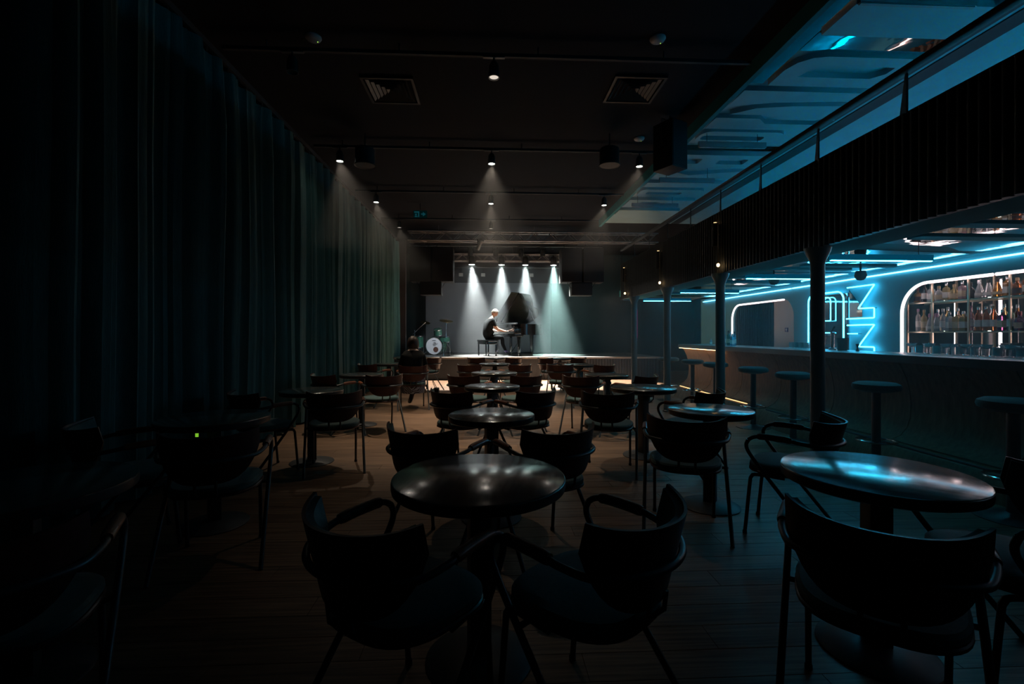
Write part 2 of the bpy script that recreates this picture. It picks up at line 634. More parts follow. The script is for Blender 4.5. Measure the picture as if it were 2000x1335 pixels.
rib_me.materials.append(MATS['rib_paint'])
y = 1.0
while y < BEND:
    o = bpy.data.objects.new('rib', rib_me); link(o, par); o.location = (0, y, 0)
    y += 0.067
for k in range(1, 9):
    a = PI / 2 * k / 9
    o = bpy.data.objects.new('rib', rib_me); link(o, par)
    o.location = (0.5 * (1 - math.cos(a)), BEND + 0.5 * math.sin(a), 0)
    o.rotation_euler = (0, 0, -a)
# handrail and its tapered posts
RZ = 3.235 - 2.13
obj('handrail', bx(-0.035, 0.035, -1.8, BEND, RZ - 0.02, RZ + 0.02, 0.012), 'steel_dark', par)
obj('cap_rail', bx(0.02, 0.07, -1.8, BEND, PH, PH + 0.012), 'steel_dark', par)
post_me = B()
pv = [(-0.012, 0), (0.10, 0), (0.012, 1.0), (-0.012, 1.0)]
q0 = [post_me.verts.new((-0.006, 0.0 + p[0], PH - 0.02 + p[1] * (RZ - PH))) for p in pv]
q1 = [post_me.verts.new((0.006, 0.0 + p[0], PH - 0.02 + p[1] * (RZ - PH))) for p in pv]
post_me.faces.new(q0[::-1]); post_me.faces.new(q1)
for k in range(4):
    k2 = (k + 1) % 4
    post_me.faces.new((q0[k], q0[k2], q1[k2], q1[k]))
post_me = finish(post_me, False)
post_me.materials.append(MATS['steel_dark'])
POSTD = [3.41 + 0.912 * k for k in range(-2, 9)]
for d in POSTD:
    o = bpy.data.objects.new('post', post_me); link(o, par); o.location = (0.02, Yd(d, 3.0), 0)
    o.rotation_euler = (0, 0, -0.35)

# steel columns under the balcony
COLD = [4.42, 6.28, 8.15, 10.0]
names = ['nearest the bar niche with bottles', 'second from the camera', 'third from the camera', 'farthest, beside the stage']
for k, d in enumerate(COLD):
    X = 3.08
    bm = lt([(0.06, 0), (0.06, 1.98), (0.063, 2.0), (0.08, 2.05), (0.105, 2.1), (0.115, 2.14)], 24)
    o = struct('column', bm, 'column_paint', 'round dark steel column under the balcony, ' + names[k], (X, Yd(d, X), 0))
    f = obj('base_ring', lt([(0.075, 0.004), (0.075, 0.02), (0.06, 0.03)], 24), 'steel_dark', o)

# parapet lamps: slim rods with a warm bulb and a black canister
for k, d in enumerate((6.05, 8.12, 10.2)):
    t = thing('parapet_lamp', 'slim brass rod lamp with glowing bulb on the balcony front, %s from the camera' % ORD[k], 'lamp',
              (2.94, Yd(d, 2.94), 2.18), 0, 'rod lamps on the balcony front')
    obj('rod', tb([(0, 0, 0.06), (0, 0, 0.62)], 0.006), 'brass', t)
    obj('bulb', lt([(0, -0.012), (0.014, -0.006), (0.02, 0.012), (0.014, 0.03), (0, 0.036)], 14), 'bulb_warm', t, (0, 0, 0.03))
    obj('canister', lt([(0.0, 0.3), (0.035, 0.3), (0.035, 0.6), (0, 0.6)], 16), 'black_paint', t, (0.01, 0.1, 0))
    obj('wall_arm', tb([(0, 0, 0.45), (0.06, 0.1, 0.45)], 0.006), 'brass', t)
    obj('top_lens', lt([(0, 0.0), (0.018, 0.0), (0.018, 0.01), (0, 0.01)], 14), 'led_foot', t, (0.01, 0.1, 0.602))

# ---- upper ceiling over the balcony with relief letters and mirror strips
UZ = 4.18
far_top = struct('ceiling_far', bx(2.85, 7.6, 11.9, 17.1, UZ + 0.07, 4.4), 'ceiling_black', 'black ceiling past the balcony end')
upper = struct('ceiling_upper', bx(2.85, 6.75, -1.8, 11.9, UZ, 4.4), 'upper_paint', 'pale painted ceiling over the balcony with raised relief shapes')
obj('edge_trim', bx(2.80, 2.86, -1.8, 11.9, UZ - 0.10, 4.3), 'balcony_paint', upper)


def relief(outer, holes=(), z=UZ - 0.03, depth=0.06, m='upper_paint', name='relief_panel'):
    me = poly_mesh(outer, holes, depth)
    return obj(name, me, m, upper, (0, 0, z))


def DY(d):
    return d - 0.17
# first block with two square counters
relief([(3.10, DY(3.0)), (4.45, DY(3.0)), (4.45, DY(4.42)), (3.10, DY(4.42))],
       [rrect(3.42, 3.72, DY(3.3), DY(3.98), 0.03), rrect(3.98, 4.33, DY(3.3), DY(3.98), 0.03)])
# rounded block with one counter
relief([(3.12, DY(5.30)), (3.12, DY(5.0)), (3.17, DY(4.86)), (3.28, DY(4.77)), (3.42, DY(4.74)), (4.45, DY(4.74)), (4.45, DY(5.30))],
       [[(3.34, DY(5.12)), (3.42, DY(4.92)), (3.5, DY(4.9)), (4.25, DY(4.9)), (4.25, DY(5.02)), (4.15, DY(5.12))]])
# mirror strips
relief(rrect(2.89, 3.08, DY(2.9), DY(5.33), 0.005), (), UZ - 0.012, 0.02, 'mirror_wavy', 'mirror_strip')
relief(rrect(3.09, 4.4, DY(4.44), DY(4.72), 0.005), (), UZ - 0.012, 0.02, 'mirror_wavy', 'mirror_strip')
relief(rrect(2.9, 4.45, DY(7.06), DY(7.28), 0.005), (), UZ - 0.012, 0.02, 'mirror_wavy', 'mirror_strip')
# chevrons, steps and rounded bars
relief([(2.92, DY(5.42)), (4.45, DY(5.42)), (4.45, DY(5.62)), (4.2, DY(5.62)), (3.45, DY(5.68)), (3.0, DY(5.78)), (2.92, DY(5.78))])
relief([(3.3, DY(5.83)), (3.7, DY(5.76)), (4.45, DY(5.72)), (4.45, DY(6.0)), (4.4, DY(6.0)), (4.25, DY(6.12)), (3.75, DY(6.12)), (3.6, DY(6.0)), (3.05, DY(6.0))])
relief([(2.92, DY(6.1)), (3.5, DY(6.1)), (3.65, DY(6.24)), (4.35, DY(6.24)), (4.5, DY(6.1)), (4.45, DY(6.1)), (4.45, DY(6.42)), (2.92, DY(6.42))])
relief(rrect(2.95, 4.15, DY(6.5), DY(6.92), 0.16), [rrect(3.0, 3.9, DY(6.64), DY(6.78), 0.05)])
relief([(2.92, DY(7.34)), (4.45, DY(7.34)), (4.45, DY(7.9)), (2.92, DY(7.9))],
       [rrect(3.0, 3.4, DY(7.5), DY(7.72), 0.03), rrect(3.7, 4.15, DY(7.5), DY(7.72), 0.03)])
relief([(2.92, DY(8.0)), (3.5, DY(8.26)), (4.45, DY(8.0)), (4.45, DY(8.3)), (3.5, DY(8.56)), (2.92, DY(8.3))])
relief([(2.92, DY(8.7)), (4.45, DY(8.7)), (4.45, DY(8.95)), (2.92, DY(8.95))])
relief(rrect(2.95, 4.2, DY(9.1), DY(9.55), 0.12), [rrect(3.1, 3.8, DY(9.26), DY(9.4), 0.04)])
relief([(2.92, DY(9.8)), (4.3, DY(9.8)), (4.3, DY(10.3)), (2.92, DY(10.3))], [rrect(3.2, 3.6, DY(9.95), DY(10.15), 0.02)])
relief([(2.92, DY(10.6)), (4.3, DY(10.6)), (4.3, DY(11.0)), (2.92, DY(11.0))])

obj('beam_shade_strip', bx(4.52, 4.60, -1.8, 11.85, UZ - 0.012, UZ), 'rib_paint', upper)  # flush dark strips paint in the shade of an unlit ceiling beam
obj('beam_shade_strip', bx(4.66, 4.86, -1.8, 11.85, UZ - 0.012, UZ), 'rib_paint', upper)
wall_upper = struct('wall_upper', bx(6.75, 6.9, -1.8, 17.1, 2.5, 4.4), 'white_paint', 'rear wall of the balcony level')
bl = thing('balcony_led', 'long cyan LED tube along the balcony floor, seen only in the ceiling mirrors', 'light', (5.3, 0, 2.50))
obj('glow_tube', tb([(0, 0.4, 0.10), (0, 9.9, 0.10)], 0.02), 'cove_cyan', bl)
obj('channel', bx(-0.03, 0.03, 0.3, 10.0, 0.0, 0.05), 'alu', bl)
for yy in (1, 3.5, 6, 8.5):
    obj('clip', tb([(0, yy, 0.05), (0, yy, 0.09)], 0.008, 6), 'alu', bl)
bl = thing('balcony_led', 'pinkish white LED tube at the foot of the balcony rear wall', 'light', (6.2, 0, 2.50))
obj('glow_tube', tb([(0, 4.5, 0.12), (0, 8.2, 0.12)], 0.02), 'cove_pink', bl)
obj('channel', bx(-0.03, 0.03, 4.4, 8.3, 0.0, 0.05), 'alu', bl)
for yy in (5, 7.5):
    obj('clip', tb([(0, yy, 0.05), (0, yy, 0.11)], 0.008, 6), 'alu', bl)
rb = B()
y = 3.0
while y < 11.5:
    box(rb, 6.68, 6.75, y, y + 0.06, 2.5, 4.1)
    y += 0.12
o = obj('slat_wall', rb, 'arm_wood', wall_upper); o['kind'] = 'stuff'

# linear lamps hung below the upper ceiling (off, catching the cyan light)
for k, d in enumerate((3.72, 6.55, 8.05, 9.6)):
    t = thing('linear_lamp', 'unlit slim linear lamp under the balcony ceiling, %s from the camera' % ORD[k], 'lamp',
              (2.9, Yd(d, 3.3), 3.93), 0, 'unlit linear lamps over the balcony')
    obj('housing', bx(0, 0.96, -0.02, 0.02, 0, 0.075, 0.004), 'alu', t)
    obj('diffuser', bx(0.01, 0.95, -0.014, 0.014, -0.008, 0), 'plastic_white', t)
    for xx in (0.12, 0.84):
        obj('hanger', tb([(xx, 0, 0.075), (xx, 0, UZ - 3.93)], 0.004, 6), 'steel_dark', t)

# ================================================================== THE BAR
# back wall with two arched niches, seen from the hall; local plate coordinates (Y, Z)
WX = 6.2


def arch_hole(y0, y1, z0, z1, r, corner_far, corner_near):
    pts_ = [(y0, z0), (y1, z0)]
    if corner_far:
        pts_ += [(y1 - r + r * math.cos(a), z1 - r + r * math.sin(a)) for a in [PI / 2 * k / 10 for k in range(11)]]
    else:
        pts_ += [(y1, z1)]
    if corner_near:
        pts_ += [(y0 + r - r * math.sin(a), z1 - r + r * math.cos(a)) for a in [PI / 2 * k / 10 for k in range(11)]]
    else:
        pts_ += [(y0, z1)]
    return pts_


NR = arch_hole(0.6, 6.82, 0.95, 2.09, 0.44, True, False)     # right niche (bottles)
NL = arch_hole(9.30, 11.78, 0.95, 2.085, 0.38, True, True)   # left niche (opening)
me = poly_mesh([(-1.8, 0), (13.5, 0), (13.5, 2.34), (-1.8, 2.34)], [NR, NL], 0.10)
wr = obj('wall_right', me, 'bar_wall', None, (WX + 0.05, 0, 0))
wr.matrix_world = Matrix(((0, 0, 1, WX + 0.05), (1, 0, 0, 0), (0, 1, 0, 0), (0, 0, 0, 1)))
wr['kind'] = 'structure'
wr['label'] = 'cyan-lit wall behind the bar with two rounded niches'
# niche box of the bottle shelves
nb = B()
box(nb, 6.92, 6.96, 0.5, 7.2, 0.9, 2.34)
box(nb, 6.3, 6.96, 7.0, 7.04, 0.9, 2.34)
box(nb, 6.3, 6.96, 0.5, 7.2, 2.2, 2.24)
o = struct('wall_niche', nb, 'dark_glass', 'dark glass lining of the bottle niche')
nb = bx(6.30, 6.92, 0.5, 7.0, 0.90, 0.95)
o = obj('niche_sill', nb, 'stone_top', wr); o.matrix_parent_inverse = wr.matrix_world.inverted()
# room behind the left niche: ribbed wall and pale pillar
rb = B()
y = 8.9
while y < 14.6:
    box(rb, 7.42, 7.48, y, y + 0.06, 0, 2.5)
    y += 0.11
o = obj('slat_wall', rb, 'slat_teal', wall_service); o['kind'] = 'stuff'
pil = struct('pillar', bx(6.95, 7.35, Yd(10.72, 6.95), Yd(11.5, 6.95), 0, 2.4, 0.01), 'white_paint', 'pale square pillar seen through the small bar niche')
sg = thing('wall_sign', 'small blue pictogram sign on the pale pillar', 'sign', (6.94, Yd(11.0, 6.94), 1.44))
obj('plate', bx(-0.006, 0.006, -0.055, 0.055, -0.05, 0.05), 'sign_blue', sg)
gl = B()
box(gl, -0.009, -0.006, -0.015, 0.015, -0.02, 0.03)
box(gl, -0.009, -0.006, -0.03, 0.03, 0.006, 0.02)
box(gl, -0.009, -0.006, -0.012, 0.0, -0.036, -0.02)
obj('pictogram', gl, 'sign_white', sg)

# white LED tubes round the niches and along the wall top
def led(name, label, pts_, r, m, group=None, ref='led tube'):
    t = thing(name, label, 'light', (0, 0, 0), 0, group)
    obj('glow_tube', tb(pts_, r, 10), m, t)
    return t


XA = WX + 0.015
arcR = [(XA, 6.80, 1.0), (XA, 6.80, 1.65)] + [(XA, 6.38 + 0.42 * math.cos(a), 1.65 + 0.42 * math.sin(a)) for a in [PI / 2 * k / 12 for k in range(1, 13)]] + [(XA, 5.52, 2.07)]
t = led('niche_led', 'white LED tube bending round the corner of the bottle niche', arcR, 0.020, 'led_white')
led('niche_led', 'straight white LED tube over the bottles at the picture edge', [(XA, 5.48, 2.07), (XA, 0.8, 2.07)], 0.020, 'led_white')
arcL = [(XA, 11.76, 1.0), (XA, 11.76, 1.705)] + [(XA, 11.40 + 0.36 * math.cos(a), 1.705 + 0.36 * math.sin(a)) for a in [PI / 2 * k / 12 for k in range(1, 13)]] + [(XA, 10.55, 2.065)]
led('niche_led', 'white LED tube bending round the small far niche', arcL, 0.020, 'led_white')
led('niche_led', 'short straight white LED tube above the pale pillar', [(XA, 10.5, 2.065), (XA, 9.64, 2.065)], 0.018, 'led_white')
for k, (ya, yb) in enumerate(((0.6, 4.9), (4.94, 9.3), (9.34, 13.3))):
    led('cornice_led', 'thin white LED line under the bar ceiling, ' + ('near part', 'middle part', 'far part')[k],
        [(WX - 0.03, ya, 2.27), (WX - 0.03, yb, 2.27)], 0.011, 'led_line', 'LED line along the bar wall')

# cyan neon letters on the wall between the niches
XN = WX - 0.06


def neon(label, yz, r=0.0105, m='neon_cyan', x=XN):
    t = thing('neon_letter', label, 'neon sign', (0, 0, 0), 0, 'cyan neon letters on the bar wall')
    obj('glow_tube', tb([(x, p[0], p[1]) for p in yz], r, 8), m, t)
    for p in (yz[0], yz[len(yz) // 2], yz[-1]):
        obj('standoff', tb([(x, p[0], p[1]), (WX, p[0], p[1])], 0.006, 6), 'steel_dark', t)
    return t


def rnd(pts_, n=4, e=0.02):
    """keep corners nearly sharp but rounded"""
    out = [Vector((*pts_[0], 0))]
    for a, b_, c_ in zip(pts_, pts_[1:], pts_[2:]):
        a, b_, c_ = Vector((*a, 0)), Vector((*b_, 0)), Vector((*c_, 0))
        p = b_ + (a - b_).normalized() * e
        q = b_ + (c_ - b_).normalized() * e
        for k in range(n + 1):
            t = k / n
            out.append(p * (1 - t) ** 2 + b_ * 2 * t * (1 - t) + q * t * t)
    out.append(Vector((*pts_[-1], 0)))
    return [(p.x, p.y) for p in out]


neon('upper zigzag cyan neon letter beside the bottle niche', rnd([(7.79, 2.13), (7.22, 2.13), (7.55, 1.762), (7.225, 1.758), (7.225, 1.598), (7.81, 1.598)]))
neon('lower zigzag cyan neon letter beside the bottle niche', rnd([(7.79, 1.489), (7.22, 1.489), (7.545, 1.13), (7.225, 1.13), (7.222, 1.0)]))
ua = [(7.875, 1.02), (7.875, 1.93)] + [(8.03 - 0.155 * math.cos(a), 1.93 + 0.155 * math.sin(a)) for a in [PI / 2 * k / 8 for k in range(1, 9)]] + \
     [(8.62 + 0.155 * math.sin(a), 1.93 + 0.155 * math.cos(a)) for a in [PI / 2 * k / 8 for k in range(0, 9)]] + [(8.775, 1.02)]
neon('tall arched cyan neon letter partly behind the nearest column', ua, 0.012)
ub = [(8.185, 1.58), (8.185, 1.92)] + [(8.27 - 0.085 * math.cos(a), 1.92 + 0.085 * math.sin(a)) for a in [PI / 2 * k / 6 for k in range(1, 7)]] + \
     [(8.40 + 0.085 * math.sin(a), 1.92 + 0.085 * math.cos(a)) for a in [PI / 2 * k / 6 for k in range(0, 7)]] + [(8.485, 1.58), (8.185, 1.58)]
neon('small arched cyan neon loop inside the tall neon arch', ub, 0.008)
neon('short bar of cyan neon below the small neon loop', [(8.185, 1.36), (8.45, 1.36)], 0.008)
neon('short bar of cyan neon between the zigzag letters', [(7.78, 1.345), (7.56, 1.345)], 0.008)
mp_ = thing('mirror_panel', 'dark mirrored panel behind the cyan neon arch', 'mirror', (WX - 0.012, 7.84, 1.0))
obj('mirror_sheet', bx(0, 0.01, 0.0, 0.96, 0, 1.05), 'mirror', mp_)
obj('frame', tb([(0, 0, 0), (0, 0, 1.05), (0, 0.96, 1.05), (0, 0.96, 0)], 0.008, 6, True), 'steel_dark', mp_)
mp_ = thing('mirror_panel', 'narrow dark mirrored strip behind the zigzag neon', 'mirror', (WX - 0.012, 7.52, 1.0))
obj('mirror_sheet', poly_mesh([(0.0, 0.62), (0.29, 0.62), (0.29, 1.1), (0.0, 0.78)], [], 0.008), 'mirror', mp_).matrix_basis = Matrix(((0, 0, 1, 0), (1, 0, 0, 0), (0, 1, 0, 0), (0, 0, 0, 1)))

# lower ceiling over the bar: polished wavy metal with raised painted shapes
LZ = 2.34


def lrelief(outer, holes=(), z=LZ - 0.015, depth=0.03, m='balcony_paint', name='relief_panel'):
    return obj(name, poly_mesh(outer, holes, depth), m, balcony, (0, 0, z))


lrelief([(3.72, 3.0), (5.95, 3.0), (5.95, 5.35), (5.6, 5.35), (5.2, 5.1), (4.3, 4.95), (3.95, 4.75), (3.78, 4.4), (3.72, 4.0)], (), LZ - 0.006, 0.012, 'mirror_wavy', 'mirror_sheet')
lrelief([(4.2, 5.3), (5.95, 5.55), (5.95, 7.2), (3.75, 7.2), (3.75, 5.9), (3.9, 5.5)], (), LZ - 0.006, 0.012, 'mirror_wavy', 'mirror_sheet')
lrelief(rrect(3.75, 5.95, 7.45, 9.3, 0.1), (), LZ - 0.006, 0.012, 'mirror_wavy', 'mirror_sheet')
lrelief(rrect(3.75, 5.95, 9.6, 12.2, 0.1), (), LZ - 0.006, 0.012, 'mirror_wavy', 'mirror_sheet')
lrelief(rrect(4.05, 5.9, 3.35, 3.6, 0.05))
lrelief(rrect(3.95, 5.6, 3.95, 4.12, 0.05))
lrelief(rrect(4.3, 5.9, 4.5, 4.68, 0.05))
lrelief(rrect(3.85, 5.3, 5.95, 6.15, 0.05))
lrelief(rrect(4.5, 5.9, 6.5, 6.66, 0.05))
lrelief(rrect(3.85, 5.5, 6.85, 7.0, 0.05))
lrelief(rrect(3.9, 5.5, 7.9, 8.1, 0.05))
lrelief(rrect(4.4, 5.9, 8.6, 8.8, 0.05))
lrelief(rrect(3.9, 5.5, 10.3, 10.6, 0.05))
lrelief(rrect(4.4, 5.9, 11.2, 11.5, 0.05))

# lit linear lamps under that ceiling
for k, d in enumerate((4.95, 6.56, 8.8, 10.9)):
    t = thing('linear_lamp', 'lit white linear lamp hung over the bar, %s from the camera' % ORD[k], 'lamp',
              (3.56, Yd(d, 4.1), 2.10), 0, 'lit linear lamps over the bar')
    obj('housing', bx(0, 1.12, -0.018, 0.018, 0.008, 0.07, 0.004), 'housing_glow', t)
    obj('diffuser', bx(0.01, 1.11, -0.013, 0.013, 0, 0.008), 'led_bar', t)
    for xx in (0.15, 0.97):
        obj('hanger', tb([(xx, 0, 0.07), (xx, 0, LZ - 2.10 - 0.005)], 0.004, 6), 'steel_dark', t)
# two small globe cameras/speakers under the bar ceiling
for k, (px_, d) in enumerate(((5.2, 6.6), (4.35, 7.2))):
    t = thing('ceiling_speaker', 'small black globe speaker under the bar ceiling, ' + ('by the bar wall' if k == 0 else 'nearer the columns'), 'speaker', (px_, Yd(d, px_), 2.16))
    obj('globe', lt([(0, -0.075), (0.04, -0.066), (0.066, -0.035), (0.075, 0), (0.066, 0.035), (0.06, 0.06), (0, 0.06)], 18), 'black_paint', t)
    obj('stem', tb([(0, 0, 0.06), (0, 0, 0.165)], 0.012), 'black_paint', t)

# ---- counter
CX, CZ = 4.2, 1.12
ctr = thing('bar_counter', 'long bar counter with curved wooden front and dark top', 'counter', (0, 0, 0))
CY0, CY1 = 0.4, 10.28
obj('worktop', bx(CX + 0.03, CX + 0.72, CY0, CY1 - 0.03, CZ - 0.075, CZ, 0.004), 'stone_top', ctr)
nos = B()
box(nos, CX, CX + 0.03, CY0, CY1, CZ - 0.08, CZ - 0.002, 0.006)
box(nos, CX + 0.03, CX + 0.72, CY1 - 0.03, CY1, CZ - 0.08, CZ - 0.002, 0.006)
obj('nosing', nos, 'table_edge', ctr)
prof = [(4.27, 1.045), (4.31, 0.98), (4.36, 0.88), (4.40, 0.74), (4.415, 0.6), (4.405, 0.46), (4.37, 0.36), (4.30, 0.28), (4.20, 0.235)]
prof_b = [(4.55, 0.235), (4.55, 1.045)]
PW = 1.1
y = CY1 - 0.06
pan = B()
a0 = [pan.verts.new((p[0], 0.006, p[1])) for p in prof + prof_b]
a1 = [pan.verts.new((p[0], PW - 0.006, p[1])) for p in prof + prof_b]
for k in range(len(a0)):
    k2 = (k + 1) % len(a0)
    pan.faces.new((a0[k], a0[k2], a1[k2], a1[k]))
pan.faces.new(a0); pan.faces.new(a1[::-1])
pan_me = finish(pan)
pan_me.materials.append(MATS['bar_wood'])
while y - PW > CY0 - 0.8:
    o = bpy.data.objects.new('front_panel', pan_me); link(o, ctr); o.location = (0, y - PW, 0)
    y -= PW
obj('core', bx(4.5, 4.86, CY0, CY1 - 0.08, 0.0, CZ - 0.075), 'black_paint', ctr)
pl = B()
pp = [(3.98, 0.0), (4.06, 0.2), (4.09, 0.22), (4.30, 0.225), (4.5, 0.225), (4.5, 0.0)]
a0 = [pl.verts.new((p[0], CY0, p[1])) for p in pp]
a1 = [pl.verts.new((p[0], CY1 - 0.3, p[1])) for p in pp]
for k in range(len(pp)):
    k2 = (k + 1) % len(pp)
    pl.faces.new((a0[k], a0[k2], a1[k2], a1[k]))
pl.faces.new(a0); pl.faces.new(a1[::-1])
obj('plinth', pl, 'bar_wood', ctr)
obj('top_led', bx(CX + 0.012, CX + 0.032, 8.35, CY1 - 0.03, CZ - 0.088, CZ - 0.075), 'led_warm', ctr)
obj('foot_led', bx(4.092, 4.106, 7.3, CY1 - 0.35, 0.226, 0.236), 'led_foot', ctr)
obj('foot_rail', tb([(3.99, CY0, 0.25), (3.99, 6.6, 0.25)], 0.012), 'steel_dark', ctr)

# ---- bottle shelf in the niche
SX0, SX1 = 6.36, 6.72
sh = thing('bottle_shelf', 'brass and glass bottle shelf inside the lit bar niche', 'shelf', (0, 0, 0.95))
for nm_, z in (('lower_shelf', 1.372), ('upper_shelf', 1.80)):
    o = obj(nm_, bx(SX0, SX1, 3.4, 6.95, z - 0.95, z - 0.95 + 0.010), 'shelf_glass', sh)
    for xx in (SX0 + 0.0, SX1 - 0.014):
        obj('shelf_rail', bx(xx, xx + 0.014, 3.4, 6.95, z - 0.95 - 0.016, z - 0.95), 'brass', o)
for yy in (6.86, 6.46, 5.95, 5.45, 4.9):
    for xx in (SX0, SX1):
        obj('upright', bx(xx - 0.010, xx + 0.010, yy - 0.010, yy + 0.010, 0, 1.17), 'brass', sh)
for k, (xx, yy) in enumerate(((6.80, 6.55), (6.80, 5.95), (6.80, 5.2), (6.80, 4.4))):
    t = thing('shelf_led', 'upright white LED bar behind the bottles, %s from the niche corner' % ORD[k], 'light', (xx, yy, 0.96), 0, 'upright LED bars behind the bottles')
    obj('glow_bar', bx(-0.006, 0.006, -0.012, 0.012, 0.02, 1.1), 'led_shelf', t)
    obj('channel', bx(0.006, 0.02, -0.02, 0.02, 0, 1.12), 'alu', t)
t = thing('shelf_led', 'thin horizontal LED line at the top of the bottle niche', 'light', (6.62, 0, 2.17))
obj('glow_bar', bx(-0.008, 0.008, 3.4, 6.7, 0, 0.01), 'led_shelf', t)
obj('channel', bx(-0.014, 0.014, 3.4, 6.7, 0.01, 0.025), 'alu', t)

# bottle kinds: (profile, label radius/height, cap)
KINDS = {
    'round': ([(0, 0), (0.036, 0), (0.038, 0.01), (0.038, 0.18), (0.034, 0.205), (0.015, 0.24), (0.0135, 0.29), (0, 0.29)], (0.0388, 0.05, 0.14), (0.0155, 0.275, 0.315), 18),
    'square': ([(0, 0), (0.044, 0), (0.046, 0.008), (0.046, 0.17), (0.038, 0.19), (0.016, 0.205), (0.015, 0.235), (0, 0.235)], (0.0472, 0.04, 0.125), (0.018, 0.225, 0.265), 4),
    'decanter': ([(0, 0), (0.05, 0), (0.052, 0.01), (0.048, 0.07), (0.03, 0.15), (0.018, 0.185), (0.017, 0.21), (0, 0.21)], (0.0505, 0.03, 0.07), (0.022, 0.2, 0.255), 20),
    'slim': ([(0, 0), (0.030, 0), (0.031, 0.01), (0.031, 0.20), (0.026, 0.23), (0.012, 0.255), (0.012, 0.31), (0, 0.31)], (0.0318, 0.06, 0.15), (0.0142, 0.29, 0.335), 18),
    'stout': ([(0, 0), (0.046, 0), (0.05, 0.012), (0.05, 0.11), (0.04, 0.145), (0.018, 0.165), (0.016, 0.2), (0, 0.2)], (0.0508, 0.025, 0.095), (0.02, 0.19, 0.23), 20),
}
KM = {}
for kn, (pf, (lr, l0, l1), (cr_, c0, c1), sg_) in KINDS.items():
    bm = lt(pf, sg_)
    if sg_ == 4:
        bmesh.ops.rotate(bm, verts=bm.verts, cent=(0, 0, 0), matrix=Matrix.Rotation(PI / 4, 3, 'Z'))
    body = finish(bm)
    bm = lt([(lr, l0), (lr, l1)], sg_)
    if sg_ == 4:
        bmesh.ops.rotate(bm, verts=bm.verts, cent=(0, 0, 0), matrix=Matrix.Rotation(PI / 4, 3, 'Z'))
    lab = finish(bm)
    cap = finish(lt([(0, c0), (cr_, c0), (cr_, c1 - 0.004), (cr_ * 0.85, c1), (0, c1)], 14))
    KM[kn] = (body, lab, cap)
VAR = {}


def bottle(kind, liquid, label_m, cap_m, loc, text, group, s=1.0):
    key = (kind, liquid, label_m, cap_m)
    if key not in VAR:
        b0, l0, c0 = KM[kind]
        r = []
        for me_, mm in ((b0, 'liquid_' + liquid), (l0, label_m), (c0, cap_m)):
            q = me_.copy()
            q.materials.append(MATS[mm])
            r.append(q)
        VAR[key] = r
    t = thing('bottle', text, 'bottle', loc, random.uniform(-0.3, 0.3), group)
    t.scale = (s, s, s)
    for nm_, me_ in zip(('glass_body', 'label', 'cap'), VAR[key]):
        o = bpy.data.objects.new(nm_, me_)
        link(o, t)
    return t


LQ = {'clear': 'clear', 'amber': 'amber', 'whisky': 'dark amber', 'purple': 'purple', 'gold': 'golden', 'dark': 'black', 'pink': 'pink', 'green': 'green', 'blue': 'blue-lit'}
CPN = {'cap_red': 'red', 'cap_black': 'black', 'cap_pink': 'pink', 'cap_silver': 'silver', 'cap_wood': 'wooden'}
up = [('stout', 'amber', 'label_dark', 'cap_red'), ('round', 'dark', 'label_white', 'cap_silver'), ('square', 'clear', 'label_white', 'cap_silver'),
      ('stout', 'clear', 'label_cream', 'cap_wood'), ('square', 'gold', 'label_white', 'cap_silver'), ('stout', 'gold', 'label_cream', 'cap_wood'),
      ('square', 'pink', 'label_cream', 'cap_silver'), ('stout', 'dark', 'label_dark', 'cap_black'), ('decanter', 'clear', 'label_white', 'cap_silver'),
      ('decanter', 'clear', 'label_white', 'cap_black'), ('decanter', 'amber', 'label_cream', 'cap_black'), ('square', 'amber', 'label_white', 'cap_silver'),
      ('stout', 'whisky', 'label_dark', 'cap_wood'), ('square', 'whisky', 'label_white', 'cap_silver'), ('decanter', 'whisky', 'label_dark', 'cap_black'),
      ('round', 'dark', 'label_white', 'cap_silver')]
y = 6.80
for k, (kd, lq, lb, cp) in enumerate(up):
    bottle(kd, lq, lb, cp, (SX0 + 0.10, y, 1.810), '%s %s bottle, %s from the niche corner on the upper shelf' % (LQ[lq], kd, ORD[k]), 'bottles on the upper shelf', 0.95)
    y -= 0.112
mid = [('slim', 'clear', 'label_white', 'cap_pink'), ('round', 'gold', 'label_cream', 'cap_wood'), ('decanter', 'clear', 'label_white', 'cap_pink'),
       ('decanter', 'clear', 'label_white', 'cap_pink'), ('round', 'clear', 'label_white', 'cap_silver'), ('square', 'clear', 'label_white', 'cap_silver'),
       ('square', 'gold', 'label_cream', 'cap_silver'), ('square', 'gold', 'label_white', 'cap_silver'), ('slim', 'pink', 'label_white', 'cap_pink'),
       ('round', 'whisky', 'label_white', 'cap_silver'), ('round', 'whisky', 'label_white', 'cap_silver'), ('round', 'whisky', 'label_white', 'cap_wood'),
       ('square', 'purple', 'label_cream', 'cap_silver'), ('round', 'green', 'label_white', 'cap_silver'), ('stout', 'purple', 'label_cream', 'cap_red'),
       ('stout', 'purple', 'label_dark', 'cap_red'), ('round', 'amber', 'label_white', 'cap_black'), ('round', 'dark', 'label_white', 'cap_silver')]
y = 6.78
for k, (kd, lq, lb, cp) in enumerate(mid):
    bottle(kd, lq, lb, cp, (SX0 + 0.09, y, 1.382), '%s %s bottle with %s cap, %s from the niche corner, front of middle shelf' % (LQ[lq], kd, CPN[cp], ORD[k]), 'front bottles on the middle shelf', 1.0)
    y -= 0.097
y = 6.62
pool = [('round', 'clear'), ('slim', 'gold'), ('round', 'amber'), ('slim', 'clear'), ('square', 'whisky')]
